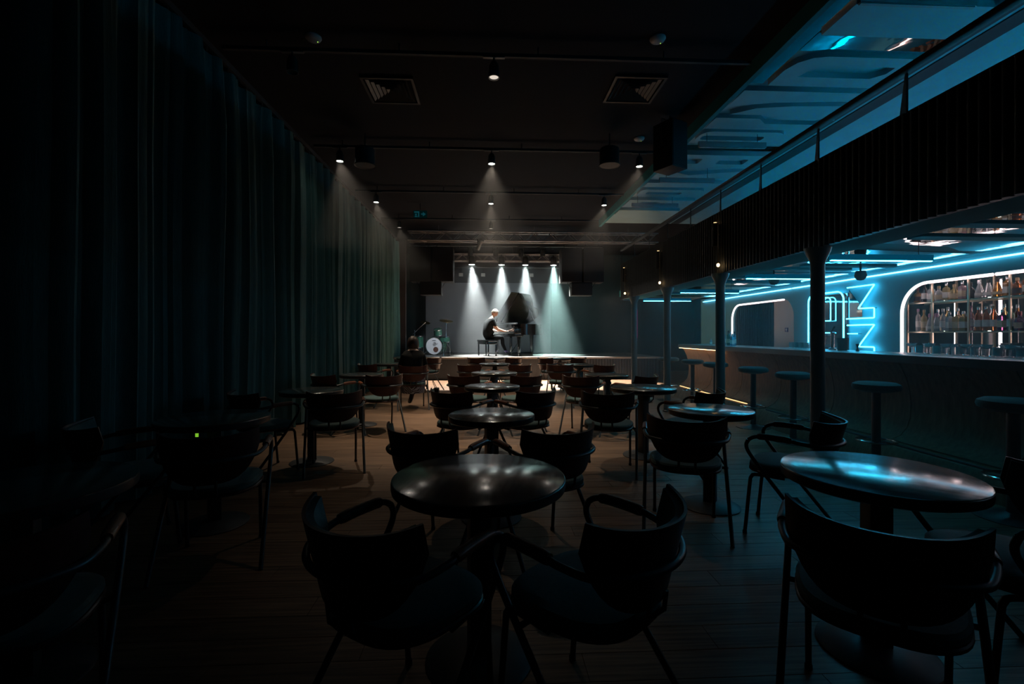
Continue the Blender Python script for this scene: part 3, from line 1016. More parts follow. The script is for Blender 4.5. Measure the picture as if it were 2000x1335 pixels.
for k in range(10):
    kd, lq = pool[k % 5]
    bottle(kd, lq, 'label_white', 'cap_silver', (SX0 + 0.24, y, 1.382), '%s %s bottle, rear row of middle shelf, %s from niche corner' % (LQ[lq], kd, ORD[k]), 'rear bottles on the middle shelf', 1.02)
    y -= 0.15

# ---- glasses
wine = lt([(0, 0), (0.034, 0), (0.034, 0.003), (0.006, 0.008), (0.004, 0.085), (0.02, 0.10), (0.036, 0.125), (0.039, 0.15), (0.033, 0.195), (0.031, 0.195), (0.037, 0.15), (0.034, 0.127), (0.0, 0.1)], 16)
wine = finish(wine); wine.materials.append(MATS['clear_glass'])
tumb = finish(lt([(0, 0), (0.034, 0), (0.038, 0.09), (0.036, 0.09), (0.032, 0.01), (0, 0.01)], 16)); tumb.materials.append(MATS['clear_glass'])
coupe = finish(lt([(0, 0), (0.033, 0), (0.033, 0.003), (0.005, 0.008), (0.004, 0.07), (0.03, 0.085), (0.05, 0.115), (0.048, 0.115), (0.028, 0.088), (0, 0.076)], 16)); coupe.materials.append(MATS['clear_glass'])
y = 5.05
k = 0
while y > 3.75:
    me_, nm_ = ((tumb, 'tumbler'), (tumb, 'tumbler'), (coupe, 'coupe glass'))[k % 3]
    if k < 16:
        o = obj('glass', me_, None, None, (4.78, y, CZ + 0.001))
        tag(o, 'clear %s on the counter edge, %s from the niche corner' % (nm_, ORD[k]), 'glass', 'glasses along the counter edge')
    k += 1
    y -= 0.083
y = 4.98
for k in range(12):
    o = obj('glass', tumb if k % 2 else coupe, None, None, (4.66, y, CZ + 0.001))
    tag(o, 'clear glass in the guest-side row on the counter, %s from the niche corner' % ORD[k], 'glass', 'front glasses on the counter')
    y -= 0.098
y = 6.5
for k in range(12):     # stemmed glasses upside down at the niche foot
    o = obj('wine_glass', wine, None, None, (6.42, y, 0.952 + 0.196), rot=(PI, 0, 0))
    tag(o, 'upturned wine glass below the bottles, %s from the niche corner' % ORD[k], 'glass', 'upturned wine glasses in the niche')
    y -= 0.088
for k in range(7):
    o = obj('glass', tumb, None, None, (4.72 + 0.05 * (k % 2), Yd(7.35, 4.7) - 0.055 * k, CZ + 0.001))
    tag(o, 'small cyan-lit tumbler behind the nearest column, %s from the far side' % ORD[k], 'glass', 'cyan-lit tumblers on the counter')
cl = [('slim', 'blue', 'label_white', 'cap_black'), ('round', 'blue', 'label_white', 'cap_silver'), ('slim', 'green', 'label_cream', 'cap_black'),
      ('round', 'blue', 'label_white', 'cap_black'), ('square', 'blue', 'label_white', 'cap_silver')]
for k, (kd, lq, lb, cp) in enumerate(cl):
    X_ = 4.62 + 0.08 * (k % 2)
    bottle(kd, lq, lb, cp, (X_, Yd(9.25, 4.6) - 0.075 * k, CZ + 0.001), '%s %s bottle in the far cluster on the counter, %s one' % (LQ[lq], kd, ORD[k]), 'bottle cluster on the far counter', 0.85)
bottle('stout', 'clear', 'label_white', 'cap_silver', (4.6, Yd(9.78, 4.6), CZ + 0.001), 'lone small clear bottle near the far end of the counter', None, 0.6)
o = obj('mixing_beaker', lt([(0, 0), (0.052, 0), (0.054, 0.006), (0.07, 0.165), (0.067, 0.165), (0.05, 0.012), (0, 0.012)], 24), 'steel_dark', None, (4.65, Yd(6.2, 4.65), CZ + 0.001))
tag(o, 'large dark metal beaker standing on the counter before the neon', 'beaker')
o = obj('cocktail_jigger', lt([(0, 0), (0.02, 0), (0.006, 0.04), (0.022, 0.09), (0.02, 0.09), (0, 0.045)], 16), 'steel_dark', None, (4.65, Yd(5.95, 4.65), CZ + 0.001))
tag(o, 'small dark double-cone jigger beside the metal beaker', 'jigger')
t = thing('beer_tap', 'chrome beer tap column on the counter by the neon arch', 'tap', (4.75, Yd(6.52, 4.75), CZ))
obj('column', lt([(0.05, 0), (0.05, 0.02), (0.025, 0.03), (0.025, 0.22), (0.03, 0.24), (0, 0.25)], 16), 'chrome', t)
obj('spout', tb(catmull([(0, 0, 0.2), (-0.08, 0, 0.2), (-0.1, 0, 0.17), (-0.1, 0, 0.12)], 4), 0.01), 'chrome', t)
obj('lever', tb([(-0.02, 0, 0.24), (0.03, 0, 0.32)], [0.008, 0.014]), 'black_paint', t)
bs = thing('tool_box', 'black box with pale printed lines at the foot of the bottle niche', 'box', (6.40, 5.42, 0.955))
obj('case', bx(-0.05, 0.15, -0.22, 0.14, 0, 0.27, 0.006), 'box_black', bs)
ll = B()
for zz, seq in ((0.225, ((-0.2, -0.16), (-0.15, -0.11), (-0.09, -0.02), (0.0, 0.06))), (0.195, ((-0.18, -0.1), (-0.08, -0.02), (0.0, 0.08)))):
    for a, b_ in seq:
        box(ll, -0.0525, -0.05, a, b_, zz, zz + 0.012)
obj('printed_lines', ll, 'label_white', bs)

# ---- bar stools
st0 = thing('bar_stool', 'x', 'stool', (0, 0, 0), 0, 'bar stools along the counter')
obj('cushion', lt([(0, 0.79), (0.17, 0.79), (0.192, 0.80), (0.2, 0.825), (0.192, 0.85), (0.16, 0.866), (0, 0.87)], 28), 'stool_fabric', st0)
obj('seat_plate', lt([(0, 0.775), (0.12, 0.775), (0.15, 0.79), (0, 0.79)], 24), 'steel_black', st0)
obj('post', lt([(0.038, 0.02), (0.038, 0.775)], 18), 'steel_black', st0)
ring = obj('foot_ring', tb([(0.16 * math.cos(a), 0.16 * math.sin(a), 0.3) for a in [2 * PI * k / 24 for k in range(24)]], 0.011, 8, True), 'chrome', st0)
for a in (0, PI / 2, PI, 3 * PI / 2):
    obj('ring_spoke', tb([(0.03 * math.cos(a), 0.03 * math.sin(a), 0.29), (0.155 * math.cos(a), 0.155 * math.sin(a), 0.3)], 0.007, 6), 'chrome', ring)
obj('base', lt([(0, 0), (0.225, 0), (0.225, 0.008), (0.08, 0.025), (0.04, 0.05), (0, 0.05)], 28), 'steel_black', st0)
stools = [(3.66, 9.6, 'bar stool standing past the far end of the counter front'), (3.78, 8.76, 'bar stool silhouetted against the warm-lit wooden counter end'),
          (3.78, 7.87, 'bar stool half hidden by the second column'), (3.78, 6.75, 'bar stool between the second and the nearest column'),
          (3.76, 5.83, 'bar stool just behind the nearest column'), (3.76, 4.58, 'bar stool to the near side of the nearest column'),
          (3.78, 3.40, 'bar stool cut by the right picture edge')]
for k, (X, d, lb) in enumerate(stools):
    s_ = st0 if k == 0 else copy_tree(st0)
    s_.location = (X, Yd(d, X), 0)
    s_.rotation_euler = (0, 0, k * 0.7)
    s_['label'] = lb

# ================================================================== TABLES AND CHAIRS


def make_table(R):
    t = thing('cafe_table', 'x', 'table', (0, 0, 0), 0, 'round cafe tables')
    top = obj('table_top', lt([(0, 0.722), (R - 0.03, 0.722), (R - 0.012, 0.727), (R - 0.003, 0.738), (R - 0.002, 0.748), (R - 0.006, 0.75), (0, 0.75)], 64), 'table_wood', t)
    obj('edge_band', lt([(R - 0.012, 0.703), (R - 0.002, 0.709), (R, 0.72), (R, 0.742), (R - 0.004, 0.747), (R - 0.03, 0.74), (R - 0.04, 0.71)], 64), 'table_edge', top)
    obj('under_plate', bx(-0.15, 0.15, -0.15, 0.15, 0.695, 0.722, 0.004), 'steel_black', t, rot=(0, 0, 0.4))
    obj('pedestal', bx(-0.043, 0.043, -0.043, 0.043, 0.02, 0.70, 0.006), 'steel_black', t, rot=(0, 0, 0.4))
    obj('base', lt([(0, 0), (0.215, 0), (0.218, 0.006), (0.21, 0.012), (0.1, 0.028), (0.0, 0.045)], 40), 'steel_dark', t)
    return t


def make_chair():
    t = thing('armchair', 'x', 'chair', (0, 0, 0), 0, 'tubular steel armchairs')
    # seat: rounded cushion on a plywood shell
    n = 36
    def outline(s):
        out = []
        for k in range(n):
            a = 2 * PI * k / n
            c_, s__ = math.cos(a), math.sin(a)
            e = 2 / 2.9
            x_ = math.copysign(abs(c_) ** e, c_) * 0.235 * s
            y_ = math.copysign(abs(s__) ** e, s__) * 0.225 * s
            x_ *= 1.0 + 0.10 * (y_ / 0.225)
            out.append((x_, y_ + 0.01))
        return out
    def loft(levels, m, name):
        bm = B()
        rings = []
        for s, z in levels:
            rings.append([bm.verts.new((p[0], p[1], z)) for p in outline(s)])
        for a, b_ in zip(rings, rings[1:]):
            for k in range(n):
                bm.faces.new((a[k], a[(k + 1) % n], b_[(k + 1) % n], b_[k]))
        bm.faces.new(rings[0][::-1]); bm.faces.new(rings[-1])
        return obj(name, bm, m, t)
    loft([(0.93, 0.415), (1.0, 0.422), (1.0, 0.432), (0.98, 0.437)], 'ply_red', 'seat_shell')
    loft([(0.96, 0.437), (0.99, 0.447), (0.985, 0.463), (0.94, 0.474), (0.75, 0.48), (0.3, 0.482)], 'seat_green', 'seat')
    # backrest shell
    nu, nv = 22, 9
    def bp(u, v, off):
        a = u * 1.08
        Rr = 0.268
        x_ = Rr * math.sin(a) / math.sin(1.08) * 0.90
        y_ = -0.262 + 0.155 * (1 - math.cos(a)) / (1 - math.cos(1.08))
        zt = 0.775 + 0.022 * abs(u) ** 3
        zb = 0.505 + 0.20 * abs(u) ** 3.2
        z = zb + (zt - zb) * v
        y_ -= 0.05 * (z - 0.6) / 0.2
        nrm = Vector((math.sin(a), -math.cos(a) * 1.0, 0)).normalized()
        return Vector((x_, y_, z)) + nrm * off
    def shell(o0, o1, uv=1.0, v0=0.0, v1=1.0):
        bm = B()
        g = [[[bm.verts.new(bp((-1 + 2 * i / nu) * uv, v0 + (v1 - v0) * j / nv, off)) for j in range(nv + 1)] for i in range(nu + 1)] for off in (o0, o1)]
        for s in (0, 1):
            for i in range(nu):
                for j in range(nv):
                    bm.faces.new((g[s][i][j], g[s][i + 1][j], g[s][i + 1][j + 1], g[s][i][j + 1]))
        for i in range(nu):
            for j in (0, nv):
                bm.faces.new((g[0][i][j], g[0][i + 1][j], g[1][i + 1][j], g[1][i][j]))
        for j in range(nv):
            for i in (0, nu):
                bm.faces.new((g[0][i][j], g[0][i][j + 1], g[1][i][j + 1], g[1][i][j]))
        return bm
    br = obj('backrest', shell(0.0, 0.011), 'ply_red', t)
    obj('back_pad', shell(-0.022, 0.0, 0.95, 0.05, 0.95), 'seat_green', br)
    # frame
    AX = 0.268
    def ring(u):
        p = bp(u, 0.5, 0.026)
        a = u * 1.08
        return (p.x, -0.262 + 0.155 * (1 - math.cos(a)) / (1 - math.cos(1.08)) - 0.011 - 0.026 * math.cos(a), 0.642)
    arm = []
    for s in (-1, 1):
        side = [(s * AX, 0.20, 0.640), (s * AX, 0.165, 0.662), (s * AX, 0.11, 0.668), (s * AX, -0.03, 0.662), (s * (AX - 0.001), -0.08, 0.655)]
        arm.append(side + [ring(s * u) for u in (0.86, 0.62, 0.4, 0.2)])
    path = arm[0] + [ring(0)] + arm[1][::-1]
    obj('arm_rail', tb(catmull(path, 4), 0.0125, 10), 'steel_black', t)
    for s in (-1, 1):
        leg = catmull([(s * AX, 0.20, 0.640), (s * AX, 0.212, 0.60), (s * AX, 0.185, 0.54), (s * AX, 0.06, 0.375), (s * AX, -0.245, 0.0)], 5)
        obj('leg', tb(leg, 0.0125, 10), 'steel_black', t)
        fl = catmull([(s * 0.205, 0.235, 0.0), (s * 0.205, 0.205, 0.33), (s * 0.205, 0.195, 0.385), (s * 0.207, 0.16, 0.405), (s * 0.215, 0.0, 0.408), (s * AX, 0.085, 0.408)][:5], 5)
        obj('leg', tb(fl, 0.0115, 10), 'steel_black', t)
        obj('seat_bracket', tb([(s * 0.20, 0.085, 0.405), (s * AX, 0.085, 0.405)], 0.010, 8), 'steel_black', t)
        obj('back_bracket', tb([(s * 0.05, -0.20, 0.425), (s * 0.05, -0.245, 0.47), (s * 0.05, -0.252, 0.53)], 0.008, 8), 'steel_black', t)
        obj('armrest', tb(catmull([(s * AX, 0.145, 0.668), (s * AX, 0.10, 0.670), (s * AX, 0.02, 0.668), (s * AX, -0.045, 0.663)], 4),
                          [0.017] + [0.0205] * 11 + [0.018], 12), 'arm_wood', t)
        obj('leg_foot', lt([(0, 0), (0.014, 0), (0.014, 0.02), (0, 0.02)], 10), 'black_paint', t, (s * 0.205, 0.235, 0))
    return t


tab_big = make_table(0.352)
tab_small = make_table(0.312)
used = {}
TABLES = [
    # X, d, size, row, index
    (-0.04, 1.93, 'b', 'middle row', 0), (0.018, 3.42, 's', 'middle row', 1), (0.035, 5.30, 's', 'middle row', 2),
    (0.08, 7.26, 'b', 'middle row', 3), (0.12, 9.5, 's', 'middle row', 4), (0.17, 11.9, 's', 'middle row', 5),
    (1.63, 1.985, 'b', 'bar-side row', 0), (1.714, 3.655, 's', 'bar-side row', 1), (1.69, 5.17, 'b', 'bar-side row', 2),
    (1.71, 6.84, 's', 'bar-side row', 3), (1.78, 9.2, 's', 'bar-side row', 4), (1.75, 11.6, 's', 'bar-side row', 5),
    (-1.78, 1.80, 'b', 'curtain-side row', 0), (-1.92, 3.3, 'b', 'curtain-side row', 1), (-1.84, 4.9, 's', 'curtain-side row', 2),
    (-1.87, 6.93, 's', 'curtain-side row', 3), (-2.0, 9.5, 's', 'curtain-side row', 4), (-2.0, 11.8, 's', 'curtain-side row', 5),
]
EXTRA = {('bar-side row', 0): 'round table reflecting bright cyan and white light, ', ('middle row', 0): 'large scuffed dark round table, '}
for X, d, sz, row, idx in TABLES:
    p = tab_big if sz == 'b' else tab_small
    if sz not in used:
        used[sz] = 1
        t = p
    else:
        t = copy_tree(p)
    t.location = (X, Yd(d, X), 0.004 if d < 6.2 else 0)
    t.rotation_euler = (0, 0, random.uniform(0, 3))
    t['label'] = EXTRA.get((row, idx), 'dark round cafe table, ') + '%s from the camera in the %s' % (ORD[idx], row)
    if (row, idx) in (('curtain-side row', 1), ('curtain-side row', 2)):
        o = obj('glow_tag', bx(-0.009, 0.009, -0.003, 0.003, -0.012, 0.012), 'green_glow' if idx == 1 else 'green_glow_dim', t)
        o.location = t.matrix_basis.inverted() @ Vector((X, Yd(d - 0.06 - 0.05, X), 0.69)) if False else (0, 0, 0)
        o.location = Matrix.Rotation(-t.rotation_euler[2], 3, 'Z') @ Vector((0.0, -0.2 if idx == 1 else -0.15, 0.665))
        o.rotation_euler = (0, 0, -t.rotation_euler[2])

chair0 = make_chair()
# backrest centre X, depth d, facing (fx, fy), which table, side
CH = [
    (-0.40, 1.43, 0.58, 0.81, 'middle row', 0, 'left'), (0.47, 1.48, -0.67, 0.74, 'middle row', 0, 'right'),
    (-0.41, 2.74, 0.50, 0.87, 'middle row', 1, 'left'), (0.42, 2.73, -0.42, 0.91, 'middle row', 1, 'right'),
    (-0.38, 4.54, 0.55, 0.84, 'middle row', 2, 'left'), (0.475, 4.56, -0.60, 0.80, 'middle row', 2, 'right'),
    (-0.36, 6.32, 0.45, 0.89, 'middle row', 3, 'left'), (0.52, 6.32, -0.45, 0.89, 'middle row', 3, 'right'),
    (-0.38, 8.55, 0.50, 0.87, 'middle row', 4, 'left'), (0.59, 8.55, -0.5, 0.87, 'middle row', 4, 'right'),
    (-0.32, 11.1, 0.55, 0.84, 'middle row', 5, 'left'), (0.60, 11.1, -0.6, 0.80, 'middle row', 5, 'right'),
    (1.17, 1.41, 0.62, 0.79, 'bar-side row', 0, 'left'), (2.22, 1.80, -0.98, 0.2, 'bar-side row', 0, 'right'),
    (1.29, 3.08, 0.35, 0.94, 'bar-side row', 1, 'left'), (2.16, 3.05, -0.75, 0.66, 'bar-side row', 1, 'right'),
    (1.11, 4.43, 0.30, 0.95, 'bar-side row', 2, 'left'), (2.12, 4.52, -0.66, 0.75, 'bar-side row', 2, 'right'),
    (1.20, 6.22, 0.40, 0.92, 'bar-side row', 3, 'left'), (2.10, 6.26, -0.65, 0.76, 'bar-side row', 3, 'right'),
    (1.29, 8.62, 0.30, 0.95, 'bar-side row', 4, 'left'), (2.10, 8.5, -0.5, 0.87, 'bar-side row', 4, 'right'),
    (1.30, 11.0, 0.80, 0.60, 'bar-side row', 5, 'left'), (2.13, 11.1, -0.6, 0.80, 'bar-side row', 5, 'right'),
    (-1.42, 1.28, -0.45, 0.89, 'curtain-side row', 0, 'right'), (-2.42, 2.86, 0.75, 0.66, 'curtain-side row', 1, 'left'),
    (-1.56, 2.62, -0.30, 0.95, 'curtain-side row', 1, 'right'), (-2.30, 4.42, 0.65, 0.76, 'curtain-side row', 2, 'left'),
    (-1.46, 4.46, -0.30, 0.95, 'curtain-side row', 2, 'right'), (-2.26, 6.4, 0.6, 0.80, 'curtain-side row', 3, 'left'),
    (-1.40, 6.35, -0.45, 0.89, 'curtain-side row', 3, 'right'), (-2.26, 8.7, 0.6, 0.80, 'curtain-side row', 4, 'left'),
    (-1.33, 8.30, -0.20, 0.98, 'curtain-side row', 4, 'right'), (-1.27, 11.1, -0.85, 0.53, 'curtain-side row', 5, 'right'),
]
CHN = {'bar-side row': 'row nearest the bar', 'middle row': 'middle row', 'curtain-side row': 'row nearest the curtain'}
first = True
for X, d, fx, fy, row, idx, side in CH:
    c_ = chair0 if first else copy_tree(chair0)
    first = False
    l = math.hypot(fx, fy)
    fx, fy = fx / l, fy / l
    Y = Yd(d, X)
    c_.location = (X + fx * 0.185, Y + fy * 0.185, 0.004 if Y + fy * 0.185 < 6.3 else 0)
    c_.rotation_euler = (0, 0, math.atan2(-fx, fy))
    c_['label'] = 'armchair on the %s side of the %s table in the %s' % (side, ORD[idx], CHN[row])
    if (row, idx, side) == ('curtain-side row', 4, 'right'):
        c_['label'] = 'armchair in which the seated woman in black sits'
    if (row, idx, side) == ('bar-side row', 0, 'left'):
        c_['label'] = 'large armchair in the foreground before the brightly reflecting table'

# ================================================================== CEILING FITTINGS
for k, d in enumerate((4.78, 7.2, 9.4, 11.6)):
    o = obj('lighting_track', bx(-2.62, 2.72, -0.018, 0.018, 0, 0.035), 'black_paint', None, (0, d, 4.14))
    tag(o, 'black lighting track across the ceiling, %s from the camera' % ORD[k], 'lighting track', 'lighting tracks on the ceiling')
    for xx in (-2.2, -0.9, 0.5, 1.8):
        obj('track_hanger', tb([(xx, 0, 0.035), (xx, 0, 0.11)], 0.008, 6), 'black_paint', o)
HEAD = finish(lt([(0, 0.16), (0.03, 0.16), (0.05, 0.12), (0.055, 0.02), (0.058, 0.0), (0.05, 0.0), (0.046, 0.025), (0, 0.03)], 20)); HEAD.materials.append(MATS['steel_black'])
LENS = finish(lt([(0, 0.012), (0.045, 0.010), (0.045, 0.016), (0, 0.016)], 18))
ADPT = finish(bx(-0.11, 0.11, -0.018, 0.018, 0.2, 0.232, 0.003)); ADPT.materials.append(MATS['steel_dark'])
LM = {}
for nm_ in ('lens_spot', 'lens_dim', 'dark_glass'):
    q = LENS.copy(); q.materials.append(MATS[nm_]); LM[nm_] = q
HD = [(0.05, 4.78, 'lens_dim', 0.10), (-1.95, 4.78, 'dark_glass', 0),
      (-2.24, 7.2, 'lens_spot', 0.7), (0.04, 7.2, 'lens_spot', 1), (2.33, 7.2, 'lens_spot', 0.5),
      (-2.22, 9.4, 'lens_spot', 0.7), (0.04, 9.4, 'lens_spot', 1), (2.32, 9.4, 'lens_spot', 0.7),
      (-2.18, 11.6, 'lens_dim', 0.3), (0.05, 11.6, 'lens_dim', 0.3)]
rown = {4.78: 'first track', 7.2: 'second track', 9.4: 'third track', 11.6: 'fourth track'}
for X, d, lm, pw in HD:
    pos = 'above the curtain side' if X < -1 else ('in the middle' if X < 1 else 'near the balcony')
    stt = {'lens_spot': 'bright', 'lens_dim': 'dimmed', 'dark_glass': 'unlit'}[lm]
    t = thing('track_spotlight', '%s black spotlight %s of the %s from the camera' % (stt, pos, rown[d]), 'spotlight', (X, d, 3.93), 0, 'spotlights on the ceiling tracks')
    for nm_, me_ in (('head', HEAD), ('lens', LM[lm]), ('adapter', ADPT)):
        o = bpy.data.objects.new(nm_, me_); link(o, t)
    obj('stem', tb([(0, 0, 0.15), (0, 0, 0.21)], 0.01, 8), 'steel_black', t)
    if pw:
        tx = X * 0.5 if abs(X) > 1 else X
        spot_light('spot_beam', t, (X, d, 3.925), (tx, d - 0.6, 0), L_TRACK * pw, (1.0, 0.82, 0.62), 66, 0.8, 0.03)

for k, (X, d) in enumerate(((-1.16, 5.62), (1.72, 5.6))):
    t = thing('ceiling_vent', 'square louvred air vent in the black ceiling, ' + ('curtain side' if k == 0 else 'bar side'), 'vent', (X, Yd(d, X), 4.235), 0, 'ceiling vents')
    for a, b_, c_, e in ((-0.3, 0.3, -0.3, -0.27), (-0.3, 0.3, 0.27, 0.3), (-0.3, -0.27, -0.27, 0.27), (0.27, 0.3, -0.27, 0.27)):
        obj('frame', bx(a, b_, c_, e, -0.012, 0.012), 'vent_metal', t)
    for q in range(4):
        for i in range(5):
            w = 0.25 - 0.05 * i
            bm = B()
            v = [bm.verts.new(p) for p in ((-w, -w, -0.008), (w, -w, -0.008), (w - 0.03, -w + 0.03, 0.012), (-w + 0.03, -w + 0.03, 0.012))]
            bm.faces.new(v)
            obj('louvre', bm, 'vent_metal', t, rot=(0, 0, q * PI / 2))
for k, (X, d, txt) in enumerate(((-1.72, 4.62, 'near the curtain'), (1.66, 4.64, 'near the balcony edge'), (2.23, 7.0, 'beside the hanging loudspeaker'))):
    t = thing('ceiling_detector', 'white round ceiling detector ' + txt, 'detector', (X, Yd(d, X), 4.25), 0, 'ceiling detectors')
    obj('housing', lt([(0.075, 0), (0.078, -0.012), (0.066, -0.03), (0.03, -0.042), (0, -0.044)], 24), 'plastic_white', t)
    obj('status_led', lt([(0.004, -0.036), (0.004, -0.042), (0, -0.042)], 8), 'led_green', t, (0.035, 0.02, 0))
for k, X in enumerate((-1.80, 1.75)):
    t = thing('pendant_speaker', 'black cylindrical loudspeaker under the ceiling, ' + ('curtain side' if k == 0 else 'bar side'), 'speaker', (X, Yd(6.85, X), 3.78), 0, 'cylindrical ceiling loudspeakers')
    obj('drum', lt([(0.14, 0.005), (0.15, 0.0), (0.155, 0.012), (0.14, 0.03), (0.14, 0.24), (0.12, 0.26), (0, 0.26)], 32), 'speaker_box', t)
    obj('grille', lt([(0, 0.006), (0.138, 0.006)], 32), 'speaker_grille', t)
    obj('hanger', tb([(0, 0, 0.26), (0, 0, 0.47)], 0.01), 'black_paint', t)
t = thing('hanging_loudspeaker', 'black box loudspeaker hung from the ceiling beside the balcony', 'speaker', (2.42, Yd(6.3, 2.42), 3.52), 0.5)
obj('cabinet', bx(-0.15, 0.15, -0.16, 0.16, 0, 0.62, 0.01), 'speaker_box', t)
obj('grille', bx(-0.135, 0.135, -0.166, -0.16, 0.015, 0.605), 'speaker_grille', t)
obj('yoke', tb([(-0.16, 0, 0.3), (-0.16, 0, 0.66), (0.16, 0, 0.66), (0.16, 0, 0.3)], 0.008), 'steel_black', t)
obj('hanger', tb([(0, 0, 0.66), (0, 0, 0.73)], 0.012), 'steel_black', t)
t = thing('exit_sign', 'small faint emergency exit sign with running figure and arrow', 'sign', (-1.53, Yd(10.5, -1.53), 4.01))
obj('panel', bx(-0.15, 0.15, -0.01, 0.01, -0.08, 0.08), 'exit_dark', t)
gl = B()
box(gl, -0.13, -0.02, -0.014, -0.01, 0.03, 0.06)
box(gl, -0.045, -0.02, -0.014, -0.01, -0.065, 0.03)
box(gl, -0.11, -0.075, -0.014, -0.01, -0.03, 0.01)
box(gl, -0.12, -0.06, -0.014, -0.01, -0.065, -0.04)
obj('running_figure', gl, 'exit_green', t)
gl = B()
v = [gl.verts.new((p[0], -0.012, p[1])) for p in ((0.02, -0.012), (0.06, -0.012), (0.06, -0.05), (0.125, 0.0), (0.06, 0.05), (0.06, 0.016), (0.02, 0.016))]
gl.faces.new(v)
obj('arrow', gl, 'exit_green', t)
obj('bracket', tb([(0, 0, 0.08), (0, 0, 0.24)], 0.008), 'black_paint', t)


def truss(name, label, x0, x1, y, z, s, m='truss_grey', chord=0.022):
    t = thing(name, label, 'truss', (0, y, z))
    for dy, dz in ((0, 0), (s, 0), (0, s), (s, s)):
        obj('chord', tb([(x0, dy, dz), (x1, dy, dz)], chord, 8), m, t)
    bm = B()
    x_ = x0
    f = 0
    while x_ < x1 - 0.05:
        xb = min(x_ + s, x1)
        a, b_ = (0, s) if f else (s, 0)
        tube(bm, [(x_, 0, a), (xb, 0, b_)], 0.009, 6)
        tube(bm, [(x_, s, a), (xb, s, b_)], 0.009, 6)
        tube(bm, [(x_, a, 0), (xb, b_, 0)], 0.009, 6)
        tube(bm, [(x_, a, s), (xb, b_, s)], 0.009, 6)
        f = 1 - f
        x_ = xb
    o = obj('web_braces', bm, m, t)
    o['kind'] = 'stuff'
    for xx in (x0 + 0.8, (x0 + x1) / 2, x1 - 0.8):
        obj('hanger', tb([(xx, s / 2, s), (xx, s / 2, 4.25 - z)], 0.006, 6), m, t)
    return t


truss('lighting_truss', 'long dark box truss across the hall before the stage', -2.15, 4.6, 12.6, 3.84, 0.24)
truss('lighting_truss', 'shorter box truss over the stage carrying the bright spots', -1.75, 3.3, 15.25, 3.72, 0.22)
o = obj('lighting_pipe', tb([(-1.9, 0, 0), (3.4, 0, 0)], 0.024), 'steel_dark', None, (0, 16.1, 3.62)); tag(o, 'single dark pipe behind the stage spots', 'pipe')
for xx in (-1.5, 1, 3.1):
    obj('hanger', tb([(xx, 0, 0.02), (xx, 0, 0.7)], 0.006, 6), 'steel_dark', o)

# stage spots
for k, (X, col) in enumerate(((-0.55, (0.93, 1.0, 0.98)), (0.40, (0.90, 1.0, 0.98)), (1.17, (0.86, 1.0, 0.98)), (2.08, (0.62, 1.0, 0.93)))):
    Y, z = 15.12, 3.56
    t = thing('stage_spotlight', 'bright stage spotlight over the piano, %s of four from the drum side' % ORD[k], 'spotlight', (X, Y, z), 0, 'stage spotlights')
    obj('body', lt([(0.095, 0.0), (0.105, 0.02), (0.105, 0.2), (0.07, 0.27), (0, 0.28), ], 24), 'steel_black', t)
    obj('lens', lt([(0, 0.012), (0.09, 0.008), (0.09, 0.03), (0, 0.03)], 24), 'lens_stage', t)
    obj('yoke', tb([(-0.13, 0, 0.1), (-0.13, 0, 0.31), (0.13, 0, 0.31), (0.13, 0, 0.1)], 0.009), 'steel_black', t)
    obj('clamp', tb([(0, 0, 0.29), (0, 0.06, 0.33), (0, 0.13, 0.20)], 0.02), 'steel_dark', t)
    spot_light('spot_beam', t, (X, Y, z - 0.01), (X + (0.30, 0.05, 0.05, 0.12)[k], Y - (0.2, 0.1, 0.0, -0.1)[k], STZ), L_STAGE, col, 40, 1.0, 0.06)
for k, X in enumerate((-0.95, -0.2, 1.45)):
    t = thing('flood_light', 'small square grey flood light on the stage pipe, %s one' % ('outer', 'second', 'bar-side')[k], 'flood light', (X, 16.05, 3.36), 0, 'flood lights')
    obj('housing', bx(-0.075, 0.075, 0, 0.06, -0.06, 0.06, 0.005), 'steel_black', t)
    obj('face', bx(-0.068, 0.068, -0.006, 0, -0.055, 0.055), 'flood_face', t)
    obj('yoke', tb([(0, 0.03, 0.06), (0, 0.05, 0.25)], 0.012), 'steel_black', t)
o = obj('lighting_pipe', tb([(-2.3, 0, 0), (3.4, 0, 0)], 0.022), 'steel_dark', None, (0, 13.98, 3.95)); tag(o, 'dark pipe above the stage lip carrying the par cans', 'pipe')
for xx in (-1.9, 0.6, 3.1):
    obj('hanger', tb([(xx, 0, 0.02), (xx, 0, 0.3)], 0.006, 6), 'steel_dark', o)
# par cans on that pipe lighting the floor before the stage
for k, (X, tx, ang) in enumerate(((-0.55, -0.95, 40), (0.2, 0.3, 44), (0.95, 1.4, 44), (1.6, 2.9, 42))):
    t = thing('par_can', 'black par can above the stage lip aimed at the floor, %s from the curtain' % ORD[k], 'spotlight', (X, 13.98, 3.66), 0, 'par cans above the stage lip')
    obj('body', lt([(0.07, 0.0), (0.075, 0.01), (0.075, 0.16), (0.05, 0.22), (0, 0.23)], 20), 'steel_black', t)
    obj('lens', lt([(0, 0.05), (0.068, 0.05), (0.068, 0.056), (0, 0.056)], 20), 'flood_face', t)
    obj('yoke', tb([(-0.085, 0, 0.08), (-0.085, 0, 0.27), (0.085, 0, 0.27), (0.085, 0, 0.08)], 0.008), 'steel_black', t)
    spot_light('spot_beam', t, (X, 13.98, 3.655), (tx, 12.85, 0), L_POOL * (0.8, 0.9, 1.2, 1.8)[k], (1.0, 0.92, 0.82), ang, 0.25, 0.05)

